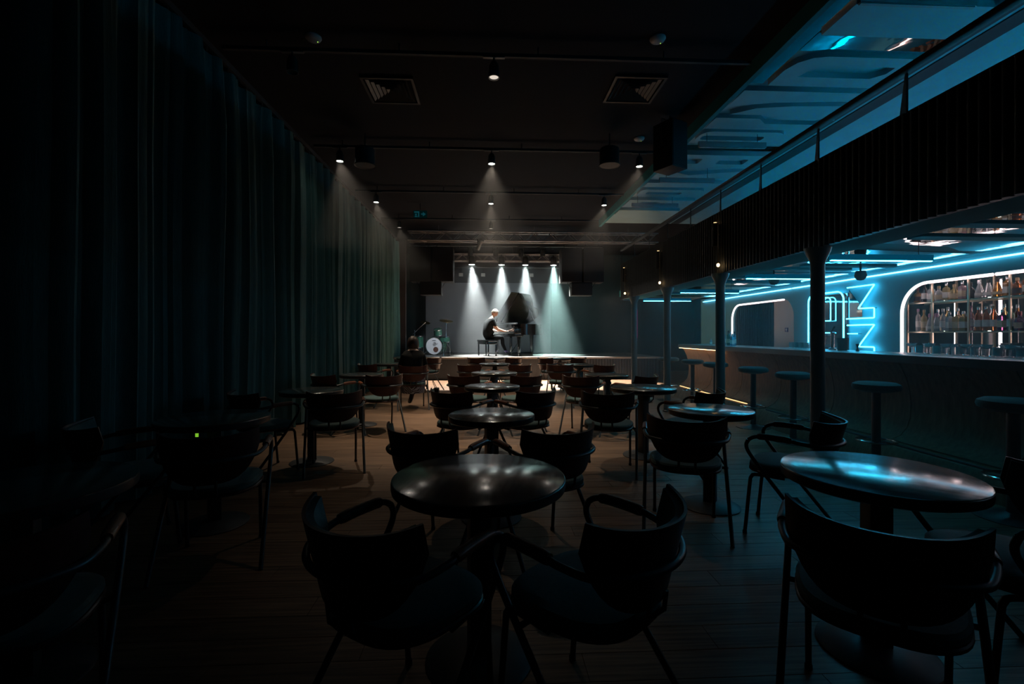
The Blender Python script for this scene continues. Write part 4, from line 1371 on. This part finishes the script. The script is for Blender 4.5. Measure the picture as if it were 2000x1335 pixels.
t = thing('added_drum_spot', 'added black spotlight under the long front truss brightening the drums', 'spotlight', (-0.3, 12.6, 3.6))
obj('barrel', lt([(0.05, 0.0), (0.055, 0.01), (0.05, 0.2), (0.07, 0.22), (0.07, 0.3), (0, 0.31)], 18), 'steel_black', t, rot=(math.radians(42), 0, math.radians(32)))  # this spot is added to brighten the bass drum head
obj('clamp', tb([(0, -0.06, 0.16), (0, 0, 0.27)], 0.014), 'steel_dark', t)
spot_light('spot_beam', t, (-0.3, 12.62, 3.585), (-1.78, 15.05, STZ + 0.35), 420, (0.82, 0.9, 1.0), 17, 0.8, 0.03)

# PA loudspeakers
for side, x0 in (('curtain', -2.17), ('bar', 2.02)):
    for k in range(2):
        t = thing('line_loudspeaker', 'tall black hung loudspeaker on the %s side of the stage, %s' % (side, 'outer one' if (k == 0) == (side == 'curtain') else 'inner one'),
                  'speaker', (x0 + k * 0.615, 13.0, 2.79), 0, 'hung stage loudspeakers')
        obj('cabinet', bx(0, 0.57, 0, 0.5, 0, 0.95, 0.012), 'speaker_box', t)
        obj('grille', bx(0.02, 0.55, -0.008, 0, 0.02, 0.93), 'speaker_grille', t)
        for xx in (0.1, 0.47):
            obj('hanger', tb([(xx, 0.25, 0.95), (xx, 0.25, 1.08)], 0.01), 'steel_dark', t)
    t = thing('fill_loudspeaker', 'small black loudspeaker slung below the hung pair on the %s side' % side, 'speaker', (x0 + 0.28, 13.02, 2.42), 0, 'small slung loudspeakers')
    obj('cabinet', bx(0, 0.58, 0, 0.4, 0, 0.37, 0.01), 'speaker_box', t)
    obj('grille', bx(0.02, 0.56, -0.007, 0, 0.02, 0.335), 'speaker_grille', t)
    for a, b_ in ((-0.12, 0.0), (0.70, 0.58)):
        obj('strut', tb([(a, 0.1, 0.385), (b_, 0.1, 0.2)], 0.008, 6), 'steel_dark', t)
o = obj('led_tube', tb([(0, 0, 0), (0, 0, 1.05)], 0.012), 'magenta_tube', None, (5.45, 17.09, 1.2))
tag(o, 'thin dim magenta LED tube upright on the far wall', 'light')

# ================================================================== ON STAGE
PA = math.radians(30)
PX, PY = 0.43, 15.0
piano = thing('grand_piano', 'black grand piano with raised lid on the stage', 'piano', (PX, PY, STZ), PA)
W2 = 0.74
L = 1.66
outl = [(0.0, -W2), (0.55, -W2)] + [tuple(p)[:2] for p in catmull([(0.55, -W2, 0), (0.85, -W2 + 0.06, 0), (1.08, -0.40, 0), (1.26, -0.16, 0), (1.48, -0.05, 0), (1.62, 0.12, 0), (L, 0.34, 0), (1.60, 0.56, 0), (1.46, W2 - 0.06, 0), (1.34, W2, 0)], 4)][1:] + [(0.0, W2)]
rim_out = [(max(p[0], 0.22), p[1]) for p in outl]
me = poly_mesh([p for p in outl if True], [], 0.30)
body = [(0.22, -W2)] + [p for p in outl if p[0] > 0.23] + [(0.22, W2)]
ins = []
cxm, cym = 0.75, 0.12
for p in body:
    ins.append((cxm + (p[0] - cxm) * 0.95, cym + (p[1] - cym) * 0.95))
obj('rim', poly_mesh(body, [ins], 0.34), 'piano_black', piano, (0, 0, 0.82))
obj('soundboard', poly_mesh(ins, [], 0.03), 'cap_wood', piano, (0, 0, 0.80))
obj('keybed', bx(-0.02, 0.3, -W2, W2, 0.60, 0.68, 0.008), 'piano_black', piano)
for s in (-1, 1):
    obj('cheek', bx(-0.02, 0.24, s * W2 - (0.07 if s > 0 else 0), s * W2 + (0.07 if s < 0 else 0), 0.68, 0.86, 0.02), 'piano_black', piano)
obj('fallboard', bx(0.15, 0.18, -W2 + 0.07, W2 - 0.07, 0.70, 0.90, 0.006), 'piano_black', piano)
kb = obj('keyboard', bx(0.0, 0.15, -0.61, 0.61, 0.68, 0.712, 0.0), 'ivory', piano)
bk = B()
for k in range(51):
    if k % 7 not in (2, 6):
        yy = -0.60 + (k + 1) * 0.0235
        box(bk, 0.05, 0.15, yy - 0.006, yy + 0.006, 0.712, 0.724)
o = obj('black_keys', bk, 'ink_black', kb); o['kind'] = 'stuff'
obj('key_slip', bx(-0.03, -0.005, -W2 + 0.07, W2 - 0.07, 0.66, 0.70, 0.004), 'piano_black', piano)
obj('music_desk', bx(0.24, 0.26, -0.5, 0.5, 0.99, 1.04, 0.004), 'chrome', piano)
# lid: hinged on the straight far side, raised
lid_out = [(0.36, -W2)] + [p for p in outl if p[0] > 0.37] + [(0.36, W2)]
lid = obj('lid', poly_mesh([(p[0], p[1] - W2) for p in lid_out], [], 0.022), 'piano_black', piano, (0, W2, 1.01))
lid.rotation_euler = (-math.radians(40), 0, 0)
fl = obj('lid_front_flap', poly_mesh(rrect(0.06, 0.36, -2 * W2, 0, 0.01), [], 0.022), 'piano_black', piano, (0.02, W2, 1.03))
fl.rotation_euler = (-math.radians(40), 0, 0)
obj('lid_prop', tb([(0.98, -0.46, 0.99), (0.80, -0.16, 1.74)], 0.012), 'piano_black', piano)
for (lx, ly) in ((0.22, -0.62), (0.22, 0.62), (1.34, 0.3)):
    lg = obj('leg', lt([(0.032, 0.06), (0.04, 0.10), (0.045, 0.3), (0.06, 0.5), (0.072, 0.62), (0.072, 0.66)], 8), 'piano_black', piano, (lx, ly, 0))
    obj('caster', tb([(-0.012, 0, 0.03), (0.012, 0, 0.03)], 0.03, 14), 'brass', lg)
ly_ = obj('pedal_lyre', bx(0.30, 0.34, -0.05, 0.05, 0.10, 0.62, 0.006), 'piano_black', piano)
for yy in (-0.06, 0.0, 0.06):
    obj('pedal', bx(0.18, 0.31, yy - 0.012, yy + 0.012, 0.06, 0.075, 0.004), 'brass', ly_)
obj('lyre_brace', tb([(0.36, 0, 0.12), (0.8, 0, 0.64)], 0.012), 'piano_black', piano)

cP, sP = math.cos(PA), math.sin(PA)


def p2w(x, y, z=0):
    return (PX + x * cP - y * sP, PY + x * sP + y * cP, STZ + z)


bench = thing('piano_bench', 'black padded piano bench under the pianist', 'bench', p2w(-0.56, 0.0), PA)
obj('cushion', bx(-0.17, 0.17, -0.36, 0.36, 0.44, 0.50, 0.02), 'piano_black', bench)
obj('apron', bx(-0.155, 0.155, -0.34, 0.34, 0.36, 0.44, 0.004), 'piano_black', bench)
for sx in (-1, 1):
    for sy in (-1, 1):
        obj('leg', bx(sx * 0.135 - 0.018, sx * 0.135 + 0.018, sy * 0.31 - 0.018, sy * 0.31 + 0.018, 0, 0.36, 0.003), 'piano_black', bench)

# ---- people


def skin_mesh(nodes, edges, sub=2, root=0):
    names = list(nodes)
    idx = {n_: i for i, n_ in enumerate(names)}
    me_ = bpy.data.meshes.new('figure')
    me_.from_pydata([nodes[n_][0] for n_ in names], [(idx[a], idx[b_]) for a, b_ in edges], [])
    o = bpy.data.objects.new('figure', me_)
    C.objects.link(o)
    o.modifiers.new('skin', 'SKIN').use_smooth_shade = True
    sv = me_.skin_vertices[0].data
    for n_ in names:
        r = nodes[n_][1]
        sv[idx[n_]].radius = r if isinstance(r, tuple) else (r, r)
        sv[idx[n_]].use_root = (idx[n_] == root)
    ss = o.modifiers.new('sub', 'SUBSURF')
    ss.levels = sub
    ss.render_levels = sub
    dg = bpy.context.evaluated_depsgraph_get()
    out = bpy.data.meshes.new_from_object(o.evaluated_get(dg))
    bpy.data.objects.remove(o)
    bpy.data.meshes.remove(me_)
    return out


def chain(nodes, edges, *names):
    for a, b_ in zip(names, names[1:]):
        edges.append((a, b_))


def hand(nodes, edges, wrist, tag_, p, d, lateral, up_, s=1.0):
    """palm and five bent fingers; p palm centre, d pointing direction, lateral towards the little finger side"""
    p, d, lateral, up_ = Vector(p), Vector(d).normalized(), Vector(lateral).normalized(), Vector(up_).normalized()
    nodes[tag_ + 'palm'] = (tuple(p), (0.032 * s, 0.016 * s))
    nodes[tag_ + 'knuck'] = (tuple(p + d * 0.045 * s), (0.034 * s, 0.013 * s))
    chain(nodes, edges, wrist, tag_ + 'palm', tag_ + 'knuck')
    for k, (off, ln) in enumerate(((-0.028, 0.070), (-0.010, 0.080), (0.010, 0.075), (0.028, 0.058))):
        a = p + d * 0.060 * s + lateral * off * s
        m1 = a + d * ln * 0.5 * s + up_ * 0.008 * s
        e = m1 + d * ln * 0.38 * s - up_ * 0.022 * s
        for nm_, q, r in (('a', a, 0.0085), ('b', m1, 0.0078), ('c', e, 0.0065)):
            nodes['%sf%d%s' % (tag_, k, nm_)] = (tuple(q), r * s)
        chain(nodes, edges, tag_ + 'knuck', '%sf%da' % (tag_, k), '%sf%db' % (tag_, k), '%sf%dc' % (tag_, k))
    a = p - lateral * 0.035 * s + d * 0.01 * s
    e = a - lateral * 0.02 * s + d * 0.045 * s - up_ * 0.01 * s
    nodes[tag_ + 'ta'] = (tuple(a), 0.011 * s)
    nodes[tag_ + 'tb'] = (tuple(e), 0.0085 * s)
    chain(nodes, edges, tag_ + 'palm', tag_ + 'ta', tag_ + 'tb')


def head_bm(center, tilt, turn, s=1.0):
    """head facing +x before turning: skull, jaw, nose, brows, lips, ears"""
    bm = B()
    bmesh.ops.create_uvsphere(bm, u_segments=24, v_segments=16, radius=1.0)
    for v in bm.verts:
        x_, y_, z_ = v.co
        f = 1.0
        if z_ < -0.1:
            f = 1.0 - 0.28 * min(1, (-z_ - 0.1) / 0.9)
        X_ = x_ * 0.098 * (f if x_ < 0 else 1.0 - 0.12 * max(0, -z_))
        Y_ = y_ * 0.077 * f
        Z_ = z_ * 0.120
        if x_ > 0.75 and -0.25 < z_ < 0.15 and abs(y_) < 0.28:
            X_ += 0.022 * (1 - abs(y_) / 0.28) * (1 - abs(z_ + 0.1) / 0.3)
        if x_ > 0.6 and 0.0 < z_ < 0.3 and 0.2 < abs(y_) < 0.6:
            X_ -= 0.008
        v.co = (X_, Y_, Z_)
    for sgn in (-1, 1):
        g = bmesh.ops.create_uvsphere(bm, u_segments=10, v_segments=8, radius=1.0)
        for v in g['verts']:
            v.co = Vector((v.co.x * 0.018 - 0.008, sgn * 0.078 + v.co.y * 0.009, v.co.z * 0.032 - 0.008))
        g = bmesh.ops.create_uvsphere(bm, u_segments=8, v_segments=6, radius=0.011)
        for v in g['verts']:
            v.co += Vector((0.083, sgn * 0.031, 0.012))
    g = bmesh.ops.create_uvsphere(bm, u_segments=10, v_segments=6, radius=1.0)
    for v in g['verts']:
        v.co = Vector((0.086 + v.co.x * 0.008, v.co.y * 0.024, -0.062 + v.co.z * 0.009))
    Mx = Matrix.Translation(center) @ Matrix.Rotation(turn, 4, 'Z') @ Matrix.Rotation(tilt, 4, 'Y') @ Matrix.Scale(s, 4)
    bmesh.ops.transform(bm, matrix=Mx, verts=bm.verts)
    return bm


def join_head(me_, hb, mats, pick):
    bm = B()
    bm.from_mesh(me_)
    tmp = bpy.data.meshes.new('tmp')
    hb.to_mesh(tmp); hb.free()
    n0 = len(bm.faces)
    me_.materials.clear()
    for m in mats:
        me_.materials.append(MATS[m])
    bm.from_mesh(tmp)
    bpy.data.meshes.remove(tmp)
    bm.faces.ensure_lookup_table()
    for i, f in enumerate(bm.faces):
        f.smooth = True
        f.material_index = pick(f.calc_center_median(), i >= n0)
    bm.to_mesh(me_)
    bm.free()
    return me_


# pianist, in the piano's frame: x towards the piano, y to the far side
nodes, edges = {}, []
nodes['pelvis'] = ((-0.55, 0, 0.59), (0.18, 0.15))
nodes['waist'] = ((-0.56, 0, 0.75), (0.18, 0.15))
nodes['chest'] = ((-0.51, 0, 0.95), (0.21, 0.155))
nodes['upper'] = ((-0.45, 0, 1.08), (0.16, 0.12))
nodes['neck'] = ((-0.375, 0, 1.185), 0.056)
nodes['skull'] = ((-0.335, 0, 1.25), 0.055)
chain(nodes, edges, 'pelvis', 'waist', 'chest', 'upper', 'neck', 'skull')
for s, n_ in ((-1, 'r'), (1, 'l')):
    nodes[n_ + 'sh'] = ((-0.45, s * 0.165, 1.06), 0.085)
    nodes[n_ + 'el'] = ((-0.37, s * 0.255, 0.83), 0.055)
    nodes[n_ + 'wr'] = ((-0.06, s * (0.20 if s < 0 else 0.22), 0.765), 0.033)
    chain(nodes, edges, 'upper', n_ + 'sh', n_ + 'el', n_ + 'wr')
    hand(nodes, edges, n_ + 'wr', n_, (-0.005, s * 0.20, 0.765), (1, 0.0, -0.05), (0, s, 0), (0, 0, 1))
    nodes[n_ + 'hip'] = ((-0.50, s * 0.105, 0.565), 0.105)
    nodes[n_ + 'kn'] = ((-0.10, s * 0.15, 0.565), 0.075)
    nodes[n_ + 'cf'] = ((-0.09, s * 0.15, 0.36), 0.066)
    nodes[n_ + 'an'] = ((-0.06 + (0.12 if s < 0 else -0.1), s * 0.14, 0.10), 0.04)
    nodes[n_ + 'to'] = ((0.09 + (0.12 if s < 0 else -0.1), s * 0.15, 0.045), (0.042, 0.036))
    chain(nodes, edges, 'pelvis', n_ + 'hip', n_ + 'kn', n_ + 'cf', n_ + 'an', n_ + 'to')
bodym = skin_mesh(nodes, edges)


def pick_p(c_, is_head):
    if is_head:
        return 1
    if c_.z < 0.085 + 0.02:
        return 3
    if c_.z < 0.16:
        return 4
    if c_.z < 0.66 and c_.x > -0.40:
        return 2
    if c_.z < 0.60:
        return 2
    if c_.z > 1.165 and abs(c_.y) < 0.09:
        return 1
    if c_.x > -0.37 and abs(c_.y) > 0.12 and c_.z < 0.93:
        return 1
    if abs(c_.y) > 0.2 and c_.z < 0.92:
        return 1
    return 0


hb = head_bm((-0.29, 0.0, 1.335), math.radians(28), math.radians(-12), 1.05)
join_head(bodym, hb, ['tee_black', 'skin', 'trousers', 'shoe', 'sock'], pick_p)
pian = obj('person', bodym, None, None, (PX, PY, STZ), rot=(0, 0, PA))
tag(pian, 'person in black T-shirt and trousers bent over the piano keys', 'person')
hr = B()
bmesh.ops.create_uvsphere(hr, u_segments=20, v_segments=14, radius=1.0)
kill = [v for v in hr.verts if (v.co.z < -0.25) or (v.co.x > 0.35 and v.co.z < 0.55) or (v.co.z < 0.1 and v.co.x > 0.05)]
bmesh.ops.delete(hr, geom=kill, context='VERTS')
for v in hr.verts:
    v.co = Vector((v.co.x * 0.108, v.co.y * 0.084, v.co.z * 0.130 + 0.004))
bmesh.ops.transform(hr, matrix=Matrix.Translation((-0.29, 0.0, 1.335)) @ Matrix.Rotation(math.radians(-12), 4, 'Z') @ Matrix.Rotation(math.radians(28), 4, 'Y') @ Matrix.Scale(1.05, 4), verts=hr.verts)
obj('hair', hr, 'hair_grey', pian)

# seated woman at the curtain-side table, back to the viewer; local x = facing, y = her left
nodes, edges = {}, []
nodes['pelvis'] = ((-0.04, 0, 0.57), (0.20, 0.15))
nodes['waist'] = ((-0.05, 0, 0.71), (0.175, 0.13))
nodes['chest'] = ((-0.04, 0, 0.87), (0.20, 0.145))
nodes['upper'] = ((-0.02, 0, 0.975), (0.16, 0.115))
nodes['neck'] = ((0.0, 0, 1.07), 0.05)
nodes['skull'] = ((0.02, 0, 1.12), 0.05)
chain(nodes, edges, 'pelvis', 'waist', 'chest', 'upper', 'neck', 'skull')
for s, n_ in ((-1, 'r'), (1, 'l')):
    nodes[n_ + 'sh'] = ((-0.02, s * 0.15, 0.955), 0.085)
    nodes[n_ + 'el'] = ((0.06, s * 0.225, 0.735), 0.055)
    nodes[n_ + 'wr'] = ((0.24, s * 0.12, 0.68), 0.028)
    chain(nodes, edges, 'upper', n_ + 'sh', n_ + 'el', n_ + 'wr')
    hand(nodes, edges, n_ + 'wr', n_, (0.29, s * 0.09, 0.672), (1, -s * 0.4, -0.1), (-0.3, s, 0), (0, 0, 1), 0.92)
    nodes[n_ + 'hip'] = ((0.0, s * 0.10, 0.55), 0.10)
    nodes[n_ + 'kn'] = ((0.36, s * 0.09, 0.56), 0.07)
nodes['ran'] = ((0.34, 0.03, 0.12), 0.042)
nodes['rto'] = ((0.48, 0.05, 0.045), (0.042, 0.036))
nodes['lan'] = ((0.42, -0.20, 0.30), 0.042)
nodes['lto'] = ((0.52, -0.26, 0.22), (0.042, 0.036))
chain(nodes, edges, 'pelvis', 'rhip', 'rkn', 'ran', 'rto')
chain(nodes, edges, 'pelvis', 'lhip', 'lkn', 'lan', 'lto')
wm = skin_mesh(nodes, edges)


def pick_w(c_, is_head):
    if is_head:
        return 1
    if c_.z < 0.42:
        return 2
    if c_.z > 1.045 and abs(c_.y) < 0.08:
        return 1
    if c_.x > 0.24 and c_.z > 0.63:
        return 1
    return 0


join_head(wm, head_bm((0.045, 0, 1.165), math.radians(6), math.radians(-10), 0.97), ['tee_black', 'skin', 'shoe'], pick_w)
wx, wd = -1.33, 8.30
wf = math.atan2(0.98, -0.20)
woman = obj('person', wm, None, None, (wx - 0.20 * 0.16, Yd(wd, wx) + 0.98 * 0.18, 0), rot=(0, 0, wf))
tag(woman, 'seated person with brown bob, black top and patterned skirt watching the stage', 'person')
hr = B()
bmesh.ops.create_uvsphere(hr, u_segments=24, v_segments=18, radius=1.0)
kill = [v for v in hr.verts if (v.co.x > 0.25 and v.co.z < 0.6) or v.co.z < -0.72]
bmesh.ops.delete(hr, geom=kill, context='VERTS')
for v in hr.verts:
    w = 1.0 + 0.22 * max(0, -v.co.z)
    v.co = Vector((v.co.x * 0.118 - 0.008, v.co.y * 0.105 * w, v.co.z * 0.135 + 0.006 + 0.004 * math.sin(v.co.y * 60)))
bmesh.ops.transform(hr, matrix=Matrix.Translation((0.045, 0, 1.165)), verts=hr.verts)
obj('hair', hr, 'hair_brown', woman)
zeb = bpy.data.materials.new('skirt_pattern')
zeb.use_nodes = True
nt = zeb.node_tree
wv = nt.nodes.new('ShaderNodeTexWave'); wv.inputs['Scale'].default_value = 14; wv.inputs['Distortion'].default_value = 6
cr = nt.nodes.new('ShaderNodeValToRGB')
cr.color_ramp.elements[0].position = 0.45; cr.color_ramp.elements[0].color = (0.01, 0.01, 0.015, 1)
cr.color_ramp.elements[1].position = 0.6; cr.color_ramp.elements[1].color = (0.25, 0.32, 0.45, 1)
tc = nt.nodes.new('ShaderNodeTexCoord')
nt.links.new(tc.outputs['Object'], wv.inputs['Vector']); nt.links.new(wv.outputs['Fac'], cr.inputs['Fac'])
nt.links.new(cr.outputs['Color'], nt.nodes['Principled BSDF'].inputs['Base Color'])
MATS['skirt_pattern'] = zeb
sk = B()
rings = []
for z, rx, ry, ox in ((0.66, 0.125, 0.16, -0.05), (0.58, 0.175, 0.20, -0.02), (0.50, 0.23, 0.225, 0.05), (0.42, 0.26, 0.225, 0.12), (0.33, 0.26, 0.215, 0.16), (0.27, 0.25, 0.205, 0.18)):
    rings.append([sk.verts.new((ox + rx * math.cos(a) * (1 + 0.03 * math.sin(9 * a)), ry * math.sin(a) * (1 + 0.03 * math.sin(9 * a)), z)) for a in [2 * PI * k / 40 for k in range(40)]])
for a, b_ in zip(rings, rings[1:]):
    for k in range(40):
        sk.faces.new((a[k], a[(k + 1) % 40], b_[(k + 1) % 40], b_[k]))
obj('skirt', sk, 'skirt_pattern', woman)
hb_ = thing('handbag', 'small dark handbag hanging beside the seated woman', 'bag', (wx + 0.36, Yd(wd, wx) + 0.35, 0.19))
obj('bag_body', bx(-0.05, 0.05, -0.1, 0.1, 0, 0.16, 0.02), 'tee_black', hb_)
obj('strap', tb(catmull([(0, -0.09, 0.15), (-0.05, -0.06, 0.26), (-0.06, 0.0, 0.29), (-0.05, 0.06, 0.26), (0, 0.09, 0.15)], 4), 0.006), 'tee_black', hb_)

# ---- drum kit
DZ = STZ
bd = thing('bass_drum', 'bass drum with white front head, dark port hole and green shell', 'drum', (-1.74, 15.05, DZ + 0.30), math.radians(-14))


def along_y(bm):
    bmesh.ops.rotate(bm, verts=bm.verts, cent=(0, 0, 0), matrix=Matrix.Rotation(PI / 2, 3, 'X'))
    return bm


obj('shell', along_y(lt([(0.275, -0.42), (0.275, 0.0)], 40)), 'drum_green', bd)
fh = obj('front_head', along_y(lt([(0, 0.004), (0.268, 0.0)], 40)), 'drum_head', bd)
obj('hoop', along_y(lt([(0.268, -0.03), (0.29, -0.03), (0.29, 0.012), (0.268, 0.012)], 40)), 'chrome', bd)
obj('rear_hoop', along_y(lt([(0.268, -0.44), (0.29, -0.44), (0.29, -0.4), (0.268, -0.4)], 40)), 'chrome', bd)
obj('port_hole', along_y(lt([(0, 0.008), (0.085, 0.007)], 24)), 'drum_hole', fh, (0.06, 0, -0.115))
lg = B()
tube(lg, [(0.02 + 0.045 * math.cos(a), -0.010, 0.06 + 0.055 * math.sin(a)) for a in [2 * PI * k / 18 for k in range(18)]], 0.006, 6, True)
tube(lg, [(0.0, -0.010, 0.045), (0.02, -0.010, 0.09), (0.045, -0.010, 0.06), (0.02, -0.010, 0.04)], 0.006, 6)
tube(lg, catmull([(0.075, -0.010, 0.07), (0.10, -0.010, 0.05), (0.125, -0.010, 0.085)], 4), 0.004, 6)
obj('emblem', lg, 'ink_black', fh)
lg = B()
for a in range(5):
    box(lg, -0.06 + a * 0.028, -0.042 + a * 0.028, -0.010, -0.006, 0.165 + 0.006 * math.sin(a * 2), 0.185)
obj('maker_script', lg, 'label_dark', fh)
for s in (-1, 1):
    obj('spur', tb([(s * 0.25, 0.12, -0.12), (s * 0.36, -0.05, -0.30)], 0.009), 'chrome', bd)
for a in range(8):
    an = 2 * PI * a / 8 + 0.2
    obj('tension_claw', tb([(0.29 * math.cos(an), 0.02, 0.29 * math.sin(an)), (0.283 * math.cos(an), 0.16, 0.283 * math.sin(an))], 0.007, 6), 'chrome', bd)
tm = obj('rack_tom', lt([(0, 0), (0.13, 0), (0.13, 0.18), (0, 0.18)], 28), 'drum_green', bd, (0.06, 0.22, 0.36), rot=(0.35, 0, 0))
obj('tom_hoop', lt([(0.128, 0.17), (0.138, 0.17), (0.138, 0.19), (0.128, 0.19)], 28), 'chrome', tm)
obj('tom_hoop', lt([(0.128, -0.01), (0.138, -0.01), (0.138, 0.01), (0.128, 0.01)], 28), 'chrome', tm)
obj('tom_arm', tb([(0, 0.22, 0.27), (0.0, 0.22, 0.40)], 0.012), 'chrome', bd)


def drum(name, label, loc, r, h, legz, rot=0.0):
    t = thing(name, label, 'drum', loc)
    obj('shell', lt([(r, legz), (r, legz + h)], 32), 'drum_green', t)
    obj('batter_head', lt([(0, legz + h + 0.004), (r, legz + h)], 32), 'drum_head', t)
    for z in (legz, legz + h):
        obj('hoop', lt([(r, z - 0.014), (r + 0.01, z - 0.014), (r + 0.01, z + 0.014), (r, z + 0.014)], 32), 'chrome', t)
    for a in range(3):
        an = 2 * PI * a / 3 + 0.4
        obj('leg', tb([(r * 1.02 * math.cos(an), r * 1.02 * math.sin(an), legz + h * 0.7), (r * 1.08 * math.cos(an), r * 1.08 * math.sin(an), 0.1), (r * 1.15 * math.cos(an), r * 1.15 * math.sin(an), 0.0)], 0.008), 'chrome', t)
    return t


drum('floor_tom', 'green floor tom at the curtain side of the drum kit', (-2.30, 15.3, DZ), 0.19, 0.36, 0.24)
drum('snare_drum', 'small green side drum beside the white bass drum', (-1.42, 15.25, DZ), 0.16, 0.16, 0.42)


def cymbal(name, label, loc, h, boom, tilt, r):
    t = thing(name, label, 'cymbal', loc)
    obj('mast', tb([(0, 0, 0.35), (0, 0, h - 0.25 if boom else h)], 0.011), 'chrome', t)
    tip = Vector((boom, 0, h))
    if boom:
        obj('boom_arm', tb([(-boom * 0.35, 0, h - 0.45), tip], 0.009), 'chrome', t)
    cy = obj('cymbal_plate', lt([(0, 0.02), (0.03, 0.018), (0.05, 0.004), (r, -0.012), (r, -0.015), (0.05, 0.0), (0, 0.0)], 36), 'cymbal', t, tuple(tip), rot=(tilt, 0.12, 0))
    obj('wing_nut', lt([(0.012, 0.02), (0.012, 0.05), (0, 0.055)], 10), 'chrome', cy)
    for a in range(3):
        an = 2 * PI * a / 3 + 0.5
        obj('leg', tb([(0, 0, 0.40), (0.27 * math.cos(an), 0.27 * math.sin(an), 0.0)], 0.010), 'chrome', t)
    return t


cymbal('cymbal_stand', 'tall cymbal stand with dark tilted cymbal beside the screen edge', (-1.40, 15.55, DZ), 1.12, 0, 0.25, 0.22)
cymbal('cymbal_stand', 'boom cymbal stand leaning over the green floor tom', (-2.42, 15.5, DZ), 1.06, 0.35, -0.3, 0.16)
o = obj('set_list', bx(-0.1, 0.1, -0.07, 0.07, 0, 0.003), 'label_white', None, (1.15, 14.55, STZ + 0.001)); tag(o, 'small white paper lying on the stage beside the piano leg', 'paper')

# ================================================================== HAZE


def haze(name, label, b_, density):
    m = bpy.data.materials.new(name)
    m.use_nodes = True
    nt = m.node_tree
    nt.nodes.remove(nt.nodes['Principled BSDF'])
    v = nt.nodes.new('ShaderNodeVolumeScatter')
    v.inputs['Color'].default_value = (0.95, 0.98, 1.0, 1)
    v.inputs['Density'].default_value = density
    v.inputs['Anisotropy'].default_value = 0.1
    nt.links.new(v.outputs['Volume'], nt.nodes['Material Output'].inputs['Volume'])
    MATS[name] = m
    o = obj(name, bx(*b_), name, None, smooth=False)
    o['kind'] = 'stuff'
    tag(o, label, 'haze')
    return o


haze('haze', 'thin stage haze glowing in the spotlight beams', (-2.5, 4.9, 14.86, 16.65, 0.68, 4.1), HAZE_STAGE)
haze('haze', 'faint haze in the hall under the ceiling spotlights', (-2.6, 2.7, 6.2, 12.4, 2.6, 4.13), HAZE_HALL)
haze('haze', 'faint bluish haze hanging between the columns and the bar wall', (2.2, 6.12, 1.2, 11.5, 0.2, 2.09), HAZE_BAR)
